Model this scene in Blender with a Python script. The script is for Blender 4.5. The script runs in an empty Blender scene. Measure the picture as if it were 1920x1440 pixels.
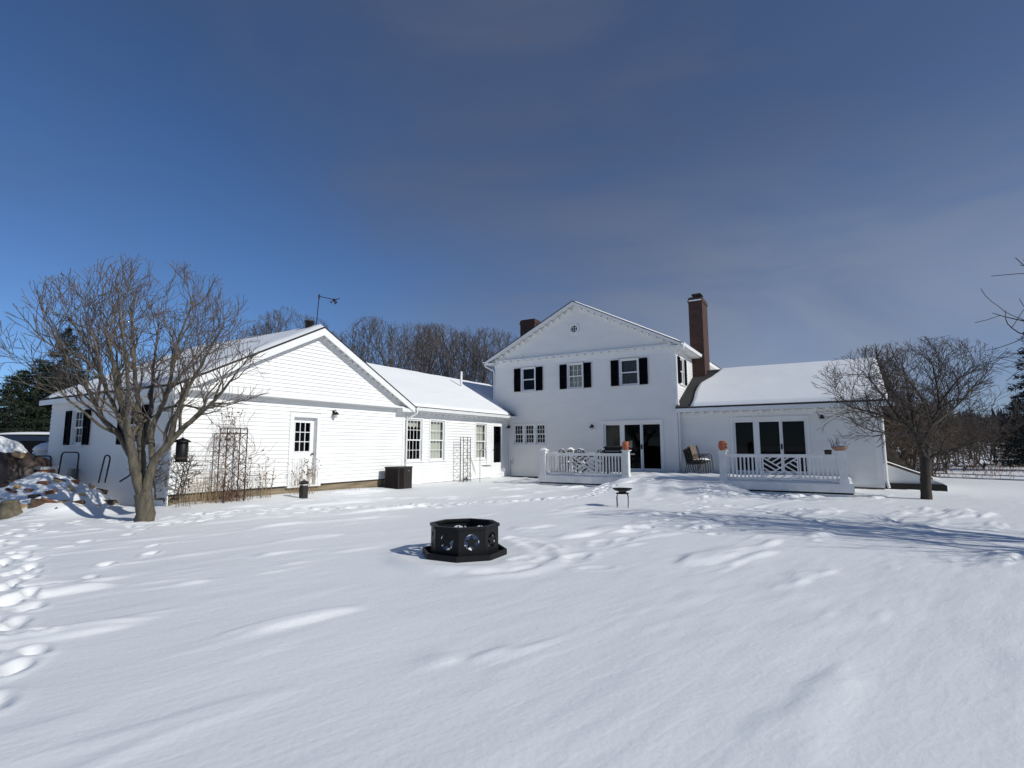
import bpy, math, random
import numpy as np
from mathutils import Vector

# ------------------------------------------------------------------ camera, sky, sun, exposure
scene = bpy.context.scene
col = scene.collection
YAW = math.radians(31.01)            # the house is turned this far from the line of sight
PITCH = math.radians(6.645)
FPX = 997.0
CAMZ = 1.6
cam_d = bpy.data.cameras.new('camera'); cam = bpy.data.objects.new('camera', cam_d); col.objects.link(cam)
cam.location = (0, 0, CAMZ)
cam.rotation_euler = (math.pi/2 + PITCH, math.radians(0.126), 0)
cam_d.sensor_fit = 'HORIZONTAL'; cam_d.sensor_width = 36.0; cam_d.lens = 36.0*FPX/1920
cam_d.clip_start = 0.05; cam_d.clip_end = 6000
scene.camera = cam

A = np.array([math.sin(YAW), math.cos(YAW), 0.0])      # along the garage wall, away from the camera
B = np.array([math.cos(YAW), -math.sin(YAW), 0.0])     # along the main facade, to the right
SUN_EL = math.radians(31.0)
sun_h = B*math.cos(math.radians(2.5)) + A*math.sin(math.radians(2.5))
sun_dir = Vector((sun_h[0]*math.cos(SUN_EL), sun_h[1]*math.cos(SUN_EL), math.sin(SUN_EL)))
sl = bpy.data.lights.new('sun', 'SUN'); sl.energy = 3.6; sl.angle = math.radians(0.55); sl.color = (1.0, 0.985, 0.915)
so = bpy.data.objects.new('sun', sl); col.objects.link(so)
so.rotation_euler = sun_dir.to_track_quat('Z', 'Y').to_euler(); so.location = (20, -10, 30)

world = bpy.data.worlds.new('World'); scene.world = world; world.use_nodes = True
wn = world.node_tree.nodes; wl = world.node_tree.links
for n in list(wn): wn.remove(n)
sky = wn.new('ShaderNodeTexSky'); sky.sky_type = 'NISHITA'; sky.sun_disc = False
sky.sun_elevation = SUN_EL; sky.sun_rotation = math.atan2(sun_h[0], sun_h[1])
sky.altitude = 2200; sky.air_density = 1.0; sky.dust_density = 0.0; sky.ozone_density = 8.0
tc = wn.new('ShaderNodeTexCoord')
def wnode(t, **k):
    n = wn.new(t)
    for a, b in k.items(): setattr(n, a, b)
    return n
def wmath(op, a, b=None, clamp=False):
    n = wnode('ShaderNodeMath', operation=op); n.use_clamp = clamp
    for k, v in enumerate((a, b)):
        if v is None: continue
        if isinstance(v, (int, float)): n.inputs[k].default_value = v
        else: wl.new(v, n.inputs[k])
    return n.outputs[0]
def wramp(sock, lo, hi, to=1.0):
    n = wnode('ShaderNodeMapRange'); n.interpolation_type = 'SMOOTHSTEP'; wl.new(sock, n.inputs[0])
    n.inputs['From Min'].default_value = lo; n.inputs['From Max'].default_value = hi; n.inputs['To Max'].default_value = to
    return n.outputs[0]
def wnoise(scale, detail, stretch, rot, loc, dist=0.0):
    mp = wnode('ShaderNodeMapping'); mp.inputs['Scale'].default_value = stretch; mp.inputs['Rotation'].default_value = rot; mp.inputs['Location'].default_value = loc
    nz = wnode('ShaderNodeTexNoise'); nz.inputs['Scale'].default_value = scale; nz.inputs['Detail'].default_value = detail; nz.inputs['Roughness'].default_value = .55; nz.inputs['Distortion'].default_value = dist
    wl.new(tc.outputs['Generated'], mp.inputs[0]); wl.new(mp.outputs[0], nz.inputs[0]); return nz.outputs[0]
def wdot(v):
    n = wnode('ShaderNodeVectorMath', operation='DOT_PRODUCT'); n.inputs[1].default_value = v; wl.new(tc.outputs['Generated'], n.inputs[0]); return n.outputs['Value']
broad = wnoise(1.5, 3, (1, 1, 1.3), (.2, .5, .3), (.35, .1, .25))
streak = wnoise(2.6, 6, (.55, .9, 2.6), (.1, .62, .25), (.7, .3, .1), .6)
side = wramp(wdot((.86, .30, .40)), -.05, 1.0)                       # the thin cloud lies towards the sun's side
veil = wmath('ADD', wmath('MULTIPLY', wramp(broad, .40, .68), .50), wmath('MULTIPLY', side, .55), True)
veil = wmath('MULTIPLY', veil, wmath('ADD', wmath('MULTIPLY', wramp(streak, .30, .72), .55), .50), True)
elev = wdot((0, 0, 1.0))
low = wmath('MULTIPLY', wramp(wmath('MULTIPLY', elev, -1.0), -.55, -.02), side)
low = wmath('MULTIPLY', low, wmath('ADD', wmath('MULTIPLY', wramp(streak, .35, .65), .5), .55), True)
mix = wnode('ShaderNodeMixRGB'); mix.inputs[2].default_value = (1.00, 1.26, 2.00, 1)
mix2 = wnode('ShaderNodeMixRGB'); mix2.inputs[2].default_value = (2.9, 3.5, 4.7, 1)
bg = wnode('ShaderNodeBackground'); bg.inputs[1].default_value = 0.10
out = wnode('ShaderNodeOutputWorld')
wl.new(veil, mix.inputs[0]); wl.new(sky.outputs[0], mix.inputs[1])
wl.new(low, mix2.inputs[0]); wl.new(mix.outputs[0], mix2.inputs[1])
wl.new(mix2.outputs[0], bg.inputs[0]); wl.new(bg.outputs[0], out.inputs[0])

vs = scene.view_settings
vs.view_transform = 'Standard'; vs.look = 'None'; vs.gamma = 1.0; vs.use_curve_mapping = False
vs.exposure = -0.06

# ------------------------------------------------------------------ frames and helpers
AIN, B0 = 23.26, -14.15              # inner corner where the long wing meets the two-storey house
def W(b, la, z=0.0):
    p = (AIN+la)*A + (B0+b)*B
    return Vector((p[0], p[1], z))
def to_house(x, y):
    return x*B[0]+y*B[1]-B0, x*A[0]+y*A[1]-AIN
_cr, _sr = math.cos(math.radians(-.126)), math.sin(math.radians(-.126))
_u0 = np.array([0, -math.sin(PITCH), math.cos(PITCH)]); _r0 = np.array([1., 0, 0])
RI = _cr*_r0+_sr*_u0; UP = -_sr*_r0+_cr*_u0; FW = np.array([0, math.cos(PITCH), math.sin(PITCH)])
def ray(x, y):
    d = (x-960)*RI+(720-y)*UP+FPX*FW
    return d/d[1]
def at(x, y, Y):                     # photo pixel at a known forward distance
    d = ray(x, y)*Y
    return Vector((d[0], d[1], d[2]+CAMZ))

rng = np.random.default_rng(7)
random.seed(7)
def sstep(e0, e1, x):
    t = np.clip((x-e0)/(e1-e0), 0, 1)
    return t*t*(3-2*t)
_lat = rng.random((256, 256))
def vnoise(x, y):
    x = np.asarray(x, float); y = np.asarray(y, float)
    xi = np.floor(x).astype(int); yi = np.floor(y).astype(int)
    fx = x-xi; fy = y-yi
    fx = fx*fx*fx*(fx*(fx*6-15)+10); fy = fy*fy*fy*(fy*(fy*6-15)+10)
    a = _lat[xi & 255, yi & 255]; b = _lat[(xi+1) & 255, yi & 255]
    c = _lat[xi & 255, (yi+1) & 255]; d = _lat[(xi+1) & 255, (yi+1) & 255]
    return (a*(1-fx)+b*fx)*(1-fy)+(c*(1-fx)+d*fx)*fy
def fbm(x, y, o=4):
    s = 0; a = .5
    for i in range(o):
        s = s+a*vnoise(x*2**i+17*i, y*2**i+31*i); a *= .5
    return s

# ---- materials
MATS = {}
def mat(name, color, rough=0.6, var=0.0, scale=4.0, bump=0.0, bscale=30.0, metal=0.0, color2=None, stretch=None, spec=0.5, detail=4.0):
    m = bpy.data.materials.new(name); m.use_nodes = True
    nt = m.node_tree; N = nt.nodes; L = nt.links
    p = N['Principled BSDF']; p.inputs['Roughness'].default_value = rough; p.inputs['Metallic'].default_value = metal
    p.inputs['Specular IOR Level'].default_value = spec
    tcn = N.new('ShaderNodeTexCoord'); mp = N.new('ShaderNodeMapping'); L.new(tcn.outputs['Object'], mp.inputs[0])
    if stretch: mp.inputs['Scale'].default_value = stretch
    nz = N.new('ShaderNodeTexNoise'); nz.inputs['Scale'].default_value = scale; nz.inputs['Detail'].default_value = detail
    L.new(mp.outputs[0], nz.inputs[0])
    r = N.new('ShaderNodeValToRGB'); L.new(nz.outputs[0], r.inputs[0])
    c2 = color2 or tuple(max(0, c*(1-var)) for c in color)
    c1 = color if color2 else tuple(min(1, c*(1+var*.35)) for c in color)
    r.color_ramp.elements[0].position = .32; r.color_ramp.elements[1].position = .68
    r.color_ramp.elements[0].color = (*c2, 1); r.color_ramp.elements[1].color = (*c1, 1)
    L.new(r.outputs[0], p.inputs['Base Color'])
    if bump:
        nb = N.new('ShaderNodeTexNoise'); nb.inputs['Scale'].default_value = bscale; nb.inputs['Detail'].default_value = 3
        L.new(mp.outputs[0], nb.inputs[0])
        bp = N.new('ShaderNodeBump'); bp.inputs['Strength'].default_value = bump; bp.inputs['Distance'].default_value = .02
        L.new(nb.outputs[0], bp.inputs['Height']); L.new(bp.outputs[0], p.inputs['Normal'])
    MATS[name] = m
    return m
mat('siding', (.80, .80, .79), .55, .06, 1.2, .15, 25)
mat('siding_shaded', (.80, .792, .77), .62, .035, .9, .2, 14, stretch=(1, 1, 3))  # white siding copied for shaded walls, tinted warm against the blue skylight
mat('trim', (.78, .78, .775), .5, .05, 2.0, .08, 30)
mat('deck_paint', (.70, .705, .70), .6, .12, 3.0, .15, 25)
mat('shutter', (.006, .006, .009), .8, .3, 6, spec=.05)
mat('shingle', (.028, .027, .028), .9, .4, 9, .6, 40)
mat('fdn', (.24, .19, .125), .9, .45, 3.0, .5, 20, stretch=(1, .35, 3))
mat('fdn_blue', (.35, .55, .62), .9, .5, 5.0, .4, 20, color2=(.42, .42, .38))
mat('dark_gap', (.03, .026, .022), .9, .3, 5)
mat('room', (.010, .0095, .009), .9, .5, 2)
mat('screen', (.16, .165, .17), .8, .1, 5)
mat('curtain', (.78, .76, .68), .9, .1, 5)
mat('black_iron', (.007, .007, .008), .5, .3, 8, .1, 60, spec=.25)
mat('rust_iron', (.035, .018, .012), .8, .5, 12, .2, 60)
mat('dark_brown', (.018, .012, .010), .5, .25, 6, .1, 40)
mat('brown_box', (.022, .014, .012), .6, .3, 6, .1, 40)
mat('galv', (.45, .46, .47), .45, .15, 6, metal=.3)
mat('bark', (.150, .128, .092), .9, .5, 6, 1.4, 26, color2=(.070, .060, .045), stretch=(2.4, 2.4, .7))
mat('twig', (.135, .108, .090), .85, .35, 5)
mat('bark_dark', (.050, .040, .032), .9, .5, 6, .9, 26, color2=(.028, .022, .018), stretch=(2.4, 2.4, .7))
mat('twig_dark', (.060, .045, .038), .85, .4, 4)
mat('far_twig', (.115, .098, .094), .9, .3, 2)
mat('brush_twig', (.090, .062, .042), .9, .4, 1.2)
mat('needle', (.020, .036, .016), .8, .6, 1.6, color2=(.009, .014, .008))
mat('needle_blue', (.013, .022, .020), .8, .6, 1.6, color2=(.007, .010, .010))
mat('vine', (.20, .115, .080), .9, .4, 5)
mat('straw', (.42, .31, .18), .9, .4, 4)
mat('stalk', (.19, .14, .095), .9, .4, 4)
mat('wood_split', (.50, .35, .19), .85, .45, 7, .4, 30, stretch=(1, 1, 6))
mat('wood_red', (.26, .115, .062), .85, .45, 7, .4, 30)
mat('wood_bark', (.10, .062, .042), .95, .5, 7, .9, 20)
mat('wood_grey', (.16, .135, .10), .95, .5, 5, .8, 16, color2=(.075, .065, .04))
mat('tarp', (.065, .042, .033), .55, .4, 3, .6, 6)
mat('tank_white', (.74, .73, .70), .4, .08, 3)
mat('car_paint', (.006, .014, .036), .35, .15, 3)
mat('tyre', (.012, .012, .012), .85, .2, 8)
mat('terracotta', (.44, .125, .055), .75, .3, 7, .2, 40)
mat('planter', (.36, .20, .13), .75, .3, 5, .2, 30)
mat('fabric_tan', (.16, .125, .095), .9, .15, 60, .2, 150)
mat('chair_frame', (.045, .036, .030), .45, .2, 8)
mat('steel', (.40, .40, .40), .35, .15, 8, metal=.9)
mat('grill_grey', (.20, .20, .20), .4, .1, 6, metal=.5)
mat('lamp_glass', (.70, .70, .68), .1, .05, 6)
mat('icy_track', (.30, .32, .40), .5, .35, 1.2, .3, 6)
mat('hill_wood', (.050, .050, .056), .95, .5, .05, color2=(.12, .12, .135))
mat('leaf_dry', (.12, .06, .03), .9, .4, 8)

def snow_material():
    m = bpy.data.materials.new('snow'); m.use_nodes = True
    nt = m.node_tree; N = nt.nodes; L = nt.links
    p = N['Principled BSDF']
    p.inputs['Roughness'].default_value = .62; p.inputs['Specular IOR Level'].default_value = .30
    tcn = N.new('ShaderNodeTexCoord')
    big = N.new('ShaderNodeTexNoise'); big.inputs['Scale'].default_value = .55; big.inputs['Detail'].default_value = 5; L.new(tcn.outputs['Object'], big.inputs[0])
    r = N.new('ShaderNodeValToRGB'); L.new(big.outputs[0], r.inputs[0])
    r.color_ramp.elements[0].color = (.80, .812, .825, 1); r.color_ramp.elements[1].color = (.86, .868, .875, 1)
    L.new(r.outputs[0], p.inputs['Base Color'])
    mpw = N.new('ShaderNodeMapping'); mpw.inputs['Rotation'].default_value = (0, 0, -.715); L.new(tcn.outputs['Object'], mpw.inputs[0])
    mps = N.new('ShaderNodeMapping'); mps.inputs['Scale'].default_value = (1.0, 4.2, 1.0); L.new(mpw.outputs[0], mps.inputs[0])
    nw = N.new('ShaderNodeTexNoise'); nw.inputs['Scale'].default_value = 2.4; nw.inputs['Detail'].default_value = 5; nw.inputs['Distortion'].default_value = .4; L.new(mps.outputs[0], nw.inputs[0])
    bw_ = N.new('ShaderNodeBump'); bw_.inputs['Strength'].default_value = .15; bw_.inputs['Distance'].default_value = .035; L.new(nw.outputs[0], bw_.inputs['Height'])
    n1 = N.new('ShaderNodeTexNoise'); n1.inputs['Scale'].default_value = 22; n1.inputs['Detail'].default_value = 4; L.new(tcn.outputs['Object'], n1.inputs[0])
    n2 = N.new('ShaderNodeTexNoise'); n2.inputs['Scale'].default_value = 240; n2.inputs['Detail'].default_value = 2; L.new(tcn.outputs['Object'], n2.inputs[0])
    b1 = N.new('ShaderNodeBump'); b1.inputs['Strength'].default_value = .25; b1.inputs['Distance'].default_value = .012; L.new(n1.outputs[0], b1.inputs['Height']); L.new(bw_.outputs[0], b1.inputs['Normal'])
    b2 = N.new('ShaderNodeBump'); b2.inputs['Strength'].default_value = .35; b2.inputs['Distance'].default_value = .0016; L.new(n2.outputs[0], b2.inputs['Height'])
    L.new(b1.outputs[0], b2.inputs['Normal']); L.new(b2.outputs[0], p.inputs['Normal'])
    # scattered crystal facets that can catch the sun
    vo = N.new('ShaderNodeTexVoronoi'); vo.inputs['Scale'].default_value = 120; L.new(tcn.outputs['Object'], vo.inputs[0])
    sp = N.new('ShaderNodeSeparateColor'); L.new(vo.outputs['Color'], sp.inputs[0])
    gt = N.new('ShaderNodeMath'); gt.operation = 'GREATER_THAN'; gt.inputs[1].default_value = .992; L.new(sp.outputs[0], gt.inputs[0])
    ro = N.new('ShaderNodeMapRange'); ro.inputs['To Min'].default_value = .62; ro.inputs['To Max'].default_value = .12; L.new(gt.outputs[0], ro.inputs[0])
    L.new(ro.outputs[0], p.inputs['Roughness'])
    MATS['snow'] = m
snow_material()

def brick_material():
    m = bpy.data.materials.new('brick'); m.use_nodes = True
    nt = m.node_tree; N = nt.nodes; L = nt.links
    p = N['Principled BSDF']; p.inputs['Roughness'].default_value = .9
    tcn = N.new('ShaderNodeTexCoord'); sx = N.new('ShaderNodeSeparateXYZ'); L.new(tcn.outputs['Object'], sx.inputs[0])
    ad2 = N.new('ShaderNodeMath'); ad2.operation = 'ADD'; L.new(sx.outputs[0], ad2.inputs[0]); L.new(sx.outputs[1], ad2.inputs[1])
    cb = N.new('ShaderNodeCombineXYZ'); L.new(ad2.outputs[0], cb.inputs[0]); L.new(sx.outputs[2], cb.inputs[1])
    br = N.new('ShaderNodeTexBrick'); L.new(cb.outputs[0], br.inputs[0])
    br.inputs['Scale'].default_value = 1.0; br.inputs['Brick Width'].default_value = .21; br.inputs['Row Height'].default_value = .075; br.inputs['Mortar Size'].default_value = .009
    br.inputs['Color1'].default_value = (.105, .034, .022, 1); br.inputs['Color2'].default_value = (.055, .020, .015, 1); br.inputs['Mortar'].default_value = (.09, .078, .07, 1)
    nz = N.new('ShaderNodeTexNoise'); nz.inputs['Scale'].default_value = 3; L.new(tcn.outputs['Object'], nz.inputs[0])
    mx = N.new('ShaderNodeMixRGB'); mx.blend_type = 'MULTIPLY'; mx.inputs[0].default_value = .5; L.new(br.outputs[0], mx.inputs[1]); L.new(nz.outputs[0], mx.inputs[2])
    L.new(mx.outputs[0], p.inputs['Base Color'])
    bp = N.new('ShaderNodeBump'); bp.inputs['Strength'].default_value = .6; bp.inputs['Distance'].default_value = .01; bp.invert = True
    L.new(br.outputs['Fac'], bp.inputs['Height']); L.new(bp.outputs[0], p.inputs['Normal'])
    MATS['brick'] = m
brick_material()

def glass_material():
    m = bpy.data.materials.new('window_glass'); m.use_nodes = True
    nt = m.node_tree; N = nt.nodes; L = nt.links
    N.remove(N['Principled BSDF'])
    t = N.new('ShaderNodeBsdfTransparent'); t.inputs[0].default_value = (.80, .83, .82, 1)
    g = N.new('ShaderNodeBsdfGlossy'); g.inputs['Roughness'].default_value = .015; g.inputs[0].default_value = (.36, .38, .40, 1)
    f = N.new('ShaderNodeFresnel'); f.inputs[0].default_value = 1.5
    x = N.new('ShaderNodeMixShader'); L.new(f.outputs[0], x.inputs[0]); L.new(t.outputs[0], x.inputs[1]); L.new(g.outputs[0], x.inputs[2])
    L.new(x.outputs[0], N['Material Output'].inputs[0])
    MATS['window_glass'] = m
glass_material()

# ---- mesh building
class MB:
    def __init__(s): s.v = []; s.f = []
    def add(s, vs, fs):
        o = len(s.v); s.v.extend([tuple(p) for p in vs]); s.f.extend([tuple(i+o for i in f) for f in fs]); return s
    def box(s, x0, x1, y0, y1, z0, z1):
        return s.add([(x0,y0,z0),(x1,y0,z0),(x1,y1,z0),(x0,y1,z0),(x0,y0,z1),(x1,y0,z1),(x1,y1,z1),(x0,y1,z1)],
                     [(3,2,1,0),(4,5,6,7),(0,1,5,4),(1,2,6,5),(2,3,7,6),(3,0,4,7)])
    def hexa(s, p):                     # 8 corners, bottom 4 then top 4
        return s.add(p, [(3,2,1,0),(4,5,6,7),(0,1,5,4),(1,2,6,5),(2,3,7,6),(3,0,4,7)])
    def mbox(s, M, u0, u1, w0, w1, z0, z1):
        return s.hexa([M(u0,w0,z0),M(u1,w0,z0),M(u1,w1,z0),M(u0,w1,z0),M(u0,w0,z1),M(u1,w0,z1),M(u1,w1,z1),M(u0,w1,z1)])
    def prism(s, poly, M, w0, w1):      # polygon in (u,z), extruded along w
        n = len(poly)
        vs = [M(u, w0, z) for u, z in poly]+[M(u, w1, z) for u, z in poly]
        return s.add(vs, [tuple(range(n)), tuple(range(2*n-1, n-1, -1))]+[(i, (i+1) % n, n+(i+1) % n, n+i) for i in range(n)])
    def tube(s, pts, r, n=6, cap=True):
        pts = [np.array(p, float) for p in pts]; m = len(pts)
        rs = [r]*m if np.isscalar(r) else r
        vs = []; ref = None
        for i in range(m):
            d = pts[min(i+1, m-1)]-pts[max(i-1, 0)]; d = d/(np.linalg.norm(d)+1e-9)
            if ref is None:
                ref = np.cross(d, (0, 0, 1.)) if abs(d[2]) < .9 else np.cross(d, (1., 0, 0))
            ref = ref-d*(ref@d); ref = ref/(np.linalg.norm(ref)+1e-9); bi = np.cross(d, ref)
            for k in range(n):
                a = 2*math.pi*k/n; vs.append(pts[i]+rs[i]*(math.cos(a)*ref+math.sin(a)*bi))
        fs = [(i*n+k, i*n+(k+1) % n, (i+1)*n+(k+1) % n, (i+1)*n+k) for i in range(m-1) for k in range(n)]
        if cap: fs += [tuple(range(n-1, -1, -1)), tuple((m-1)*n+k for k in range(n))]
        return s.add(vs, fs)
    def bar(s, p, q, t, w=None):        # square bar
        w = w or t
        p = np.array(p, float); q = np.array(q, float); d = q-p; d = d/np.linalg.norm(d)
        a = np.cross(d, (0, 0, 1.)) if abs(d[2]) < .95 else np.array([1., 0, 0]); a = a/np.linalg.norm(a); b = np.cross(d, a)
        c = [(-1,-1),(1,-1),(1,1),(-1,1)]
        return s.hexa([p+a*i*t/2+b*j*w/2 for i, j in c]+[q+a*i*t/2+b*j*w/2 for i, j in c])
    def lathe(s, prof, c=(0,0,0), n=16, a0=0.0):
        vs = []; m = len(prof)
        for r, z in prof:
            for k in range(n):
                a = a0+2*math.pi*k/n; vs.append((c[0]+r*math.cos(a), c[1]+r*math.sin(a), c[2]+z))
        fs = [(i*n+k, i*n+(k+1) % n, (i+1)*n+(k+1) % n, (i+1)*n+k) for i in range(m-1) for k in range(n)]
        fs += [tuple(range(n-1, -1, -1)), tuple((m-1)*n+k for k in range(n))]
        return s.add(vs, fs)
    def grid(s, f, nu, nv):
        vs = [f(i/(nu-1), j/(nv-1)) for i in range(nu) for j in range(nv)]
        return s.add(vs, [(i*nv+j, (i+1)*nv+j, (i+1)*nv+j+1, i*nv+j+1) for i in range(nu-1) for j in range(nv-1)])

ORG = {}
def mesh_of(name, mb, m, off=(0,0,0), smooth=False):
    me = bpy.data.meshes.new(name)
    ox, oy, oz = off
    me.from_pydata([(x-ox, y-oy, z-oz) for x, y, z in mb.v], [], mb.f)
    me.materials.append(MATS[m])
    if smooth: me.polygons.foreach_set('use_smooth', [True]*len(me.polygons))
    me.update()
    return me
def part(name, mb, m, parent, smooth=False, kind=None, label=None):
    off = ORG[parent.name]
    o = bpy.data.objects.new(name, mesh_of(name, mb, m, off, smooth)); col.objects.link(o)
    o.parent = parent; ORG[o.name] = off
    if kind: o['kind'] = kind
    if label: o['label'] = label
    return o
def inst(name, me, parent, loc):        # one more piece that shares mesh data; loc in the root's frame
    off = ORG[parent.name]
    o = bpy.data.objects.new(name, me); col.objects.link(o); o.parent = parent
    o.location = (loc[0]-off[0], loc[1]-off[1], loc[2]-off[2]); ORG[o.name] = off
    return o
def thing(name, label, cat, loc, house=False, group=None, origin=None):
    """Empty at the base; house=True: coordinates are (b, la, z) of the house frame."""
    o = bpy.data.objects.new(name, None); col.objects.link(o); o.empty_display_size = .2
    if house: o.location = W(*loc); o.rotation_euler = (0, 0, -YAW)
    else: o.location = loc
    ORG[o.name] = tuple(loc) if origin is None else origin
    o['label'] = label; o['category'] = cat
    if group: o['group'] = group
    return o
def solo(name, mb, m, label, cat, loc, house=False, smooth=False, group=None):
    o = bpy.data.objects.new(name, mesh_of(name, mb, m, loc, smooth)); col.objects.link(o)
    if house: o.location = W(*loc); o.rotation_euler = (0, 0, -YAW)
    else: o.location = loc
    o['label'] = label; o['category'] = cat
    if group: o['group'] = group
    ORG[o.name] = tuple(loc)
    return o

# ------------------------------------------------------------------ snow-covered ground
PIT = (-.71, 8.12)
def px_ground(x, y, z=0.0):
    d = ray(x, y); t = (z-CAMZ)/d[2]; return d[0]*t, d[1]*t
def drift(x, y):
    u = x*.755+y*.655; v = x*.655-y*.755                      # along / across the wind ridges
    wv = v+.35*(fbm(u*.5+3, v*.5, 2)-.5)
    n = fbm(u*.55, wv*2.1, 3)
    m = .25+.75*sstep(.36, .60, fbm(x*.33+9, y*.33+4, 2)*1.33)
    r = sstep(.50, .72, n)*m
    n2 = fbm(u*1.3+40, wv*4.6+11, 2)
    return .060*r+.020*m*(n2-.37)+.02*(fbm(u*.8+70, wv*1.5+20, 2)-.37)
def height(x, y):
    x = np.asarray(x, float); y = np.asarray(y, float)
    b, la = to_house(x, y)
    h = .05*(fbm(x*.16+5, y*.16+2, 3)-.45)*2
    d2 = np.hypot(x, y)
    nearf = 1-sstep(22, 34, d2)
    h = h+drift(x, y)*nearf
    # banked up against the long wing
    along = sstep(-17.2, -15.6, la)*(1-sstep(-.2, .8, la))
    h = h+along*(.10+.09*sstep(-7, -12, la))*np.exp(-np.clip(b, 0, 99)/2.0)*(b > -1)
    # ramp up to the deck opening
    rm = sstep(5.9, 7.6, b)*(1-sstep(10.5, 12.2, b))
    h = h+rm*.40*sstep(-8.4, -3.6, la)**1.3*(la < 0.5)
    trk = np.sin((b+.30*(la+4))*7.0+1.3*vnoise(b*1.5, la*.8))
    h = h+rm*sstep(-7.6, -5.6, la)*(la < -3.4)*(.018*trk+.02*(fbm(b*2.2, la*1.4, 3)-.45))
    under = (la > -3.42)*(b > 3.6)*(b < 14.7)*(la < 1)
    h = np.where(under, np.minimum(h, .10), h)
    # churned snow in front of the deck
    ch = sstep(-10.2, -8.4, la)*(1-sstep(-4.2, -3.2, la))*sstep(7.5, 9, b)*(1-sstep(13.5, 16, b))
    h = h+ch*.032*(fbm(x*2.3, y*2.3, 3)-.45)
    # wood pile under the snow, along the garage's shaded wall
    e = -16.2-la
    pile = sstep(.05, 1.0, e)*(1-sstep(1.1, 2.75, e))*(1-sstep(-2.2, -.3, b))*sstep(-13.5, -10, b)
    h = h+pile*(.84-.16*sstep(-4.8, -1.5, b)+.30*(fbm(x*1.5+3, y*1.5, 3)-.45)+.12*(vnoise(x*3.1, y*3.1)-.5))
    # hollow melted round the fire pit
    rp = np.hypot(x-PIT[0], y-PIT[1])
    h = h*sstep(.65, 1.3, rp)+(.015)*(1-sstep(.65, 1.3, rp))
    h = h+.05*np.exp(-((rp-.98)/.16)**2)*(.6+.4*np.sin(2.2*np.arctan2(y-PIT[1], x-PIT[0])-.6))+.025*np.exp(-((rp-1.4)/.12)**2)*sstep(-.4, .6, x-PIT[0])
    # low rise of the far fields, well behind the house
    h = h+sstep(60, 400, y)*6.0
    return h
def axis(lo, hi, step, far_lo, far_hi, g=1.16):
    c = list(np.arange(lo, hi+1e-6, step))
    s = step; x = c[-1]; up = []
    while x < far_hi: s *= g; x += s; up.append(x)
    s = step; x = c[0]; dn = []
    while x > far_lo: s *= g; x -= s; dn.append(x)
    return np.array(dn[::-1]+c+up)
gx = axis(-15, 14, .040, -2500, 2500); gy = axis(1.6, 21, .040, -600, 3500)
X, Y = np.meshgrid(gx, gy, indexing='ij')
Z = height(X, Y)
DENT = np.zeros_like(Z); RIM = np.zeros_like(Z)
def stamp(x, y, ang, L, Wd, depth, rim=.25):
    R = max(L, Wd)*2.4
    i0, i1 = np.searchsorted(gx, [x-R, x+R]); j0, j1 = np.searchsorted(gy, [y-R, y+R])
    if i1 <= i0 or j1 <= j0: return
    dx = X[i0:i1, j0:j1]-x; dy = Y[i0:i1, j0:j1]-y
    u = (dx*math.cos(ang)+dy*math.sin(ang))/L; v = (-dx*math.sin(ang)+dy*math.cos(ang))/Wd
    r = np.sqrt(u*u+v*v)+.25*(vnoise(X[i0:i1, j0:j1]*9, Y[i0:i1, j0:j1]*9)-.5)
    DENT[i0:i1, j0:j1] = np.minimum(DENT[i0:i1, j0:j1], -depth*(1-sstep(.55, 1.05, r)))
    RIM[i0:i1, j0:j1] = np.maximum(RIM[i0:i1, j0:j1], depth*rim*np.exp(-((r-1.3)/.32)**2))
def walk(pts, step, L=.15, Wd=.075, depth=.085, side=.11, jit=.05, rim=.3):
    P = [np.array(px_ground(*p)) for p in pts]; acc = 0; k = 0
    for a, b in zip(P[:-1], P[1:]):
        d = np.linalg.norm(b-a); t = (b-a)/d; n = np.array([-t[1], t[0]])
        s = acc
        while s < d:
            q = a+t*s+n*(side if k % 2 else -side)+rng.normal(size=2)*jit
            stamp(q[0], q[1], math.atan2(t[1], t[0])+rng.normal()*.25, L*(.85+.3*rng.random()), Wd*(.85+.4*rng.random()), depth*.78*(.6+.7*rng.random()), rim)
            s += step*(.8+.4*rng.random()); k += 1
        acc = s-d
walk([(-60, 1330), (20, 1190), (30, 1120), (55, 1060), (20, 1010), (60, 985)], .42, depth=.075, jit=.07, L=.15, Wd=.085)
walk([(-40, 1250), (0, 1150), (25, 1090), (60, 1050)], .36, depth=.07, jit=.10, L=.14, Wd=.08)
walk([(40, 1140), (150, 1078), (230, 1052), (330, 1010)], .66, depth=.06)
walk([(-20, 1080), (90, 1030), (180, 1015), (300, 990)], .55, depth=.06)
walk([(0, 1005), (120, 998), (260, 990), (420, 975), (640, 962), (880, 950)], .40, depth=.06)
walk([(10, 985), (160, 985), (330, 975), (520, 962)], .45, depth=.06)
walk([(180, 975), (330, 985), (420, 968)], .3, depth=.06, jit=.2)
walk([(330, 972), (520, 961), (700, 954), (860, 947), (1000, 941), (1100, 932), (1150, 922)], .19, depth=.07, jit=.06, side=.09, L=.13)
walk([(520, 962), (860, 949), (1090, 934)], .22, depth=.06, jit=.07, L=.12)
walk([(960, 1060), (1110, 1020), (1200, 1000), (1260, 985)], .5, depth=.018, L=.26, Wd=.11, rim=.7, jit=.15)
walk([(900, 1075), (1010, 1062), (1120, 1050)], .6, depth=.014, L=.28, Wd=.11, rim=.7, jit=.2)
walk([(1180, 1000), (1300, 955), (1330, 925)], .4, depth=.035)
walk([(1330, 1000), (1440, 965), (1500, 950)], .45, depth=.035, jit=.15)
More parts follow.
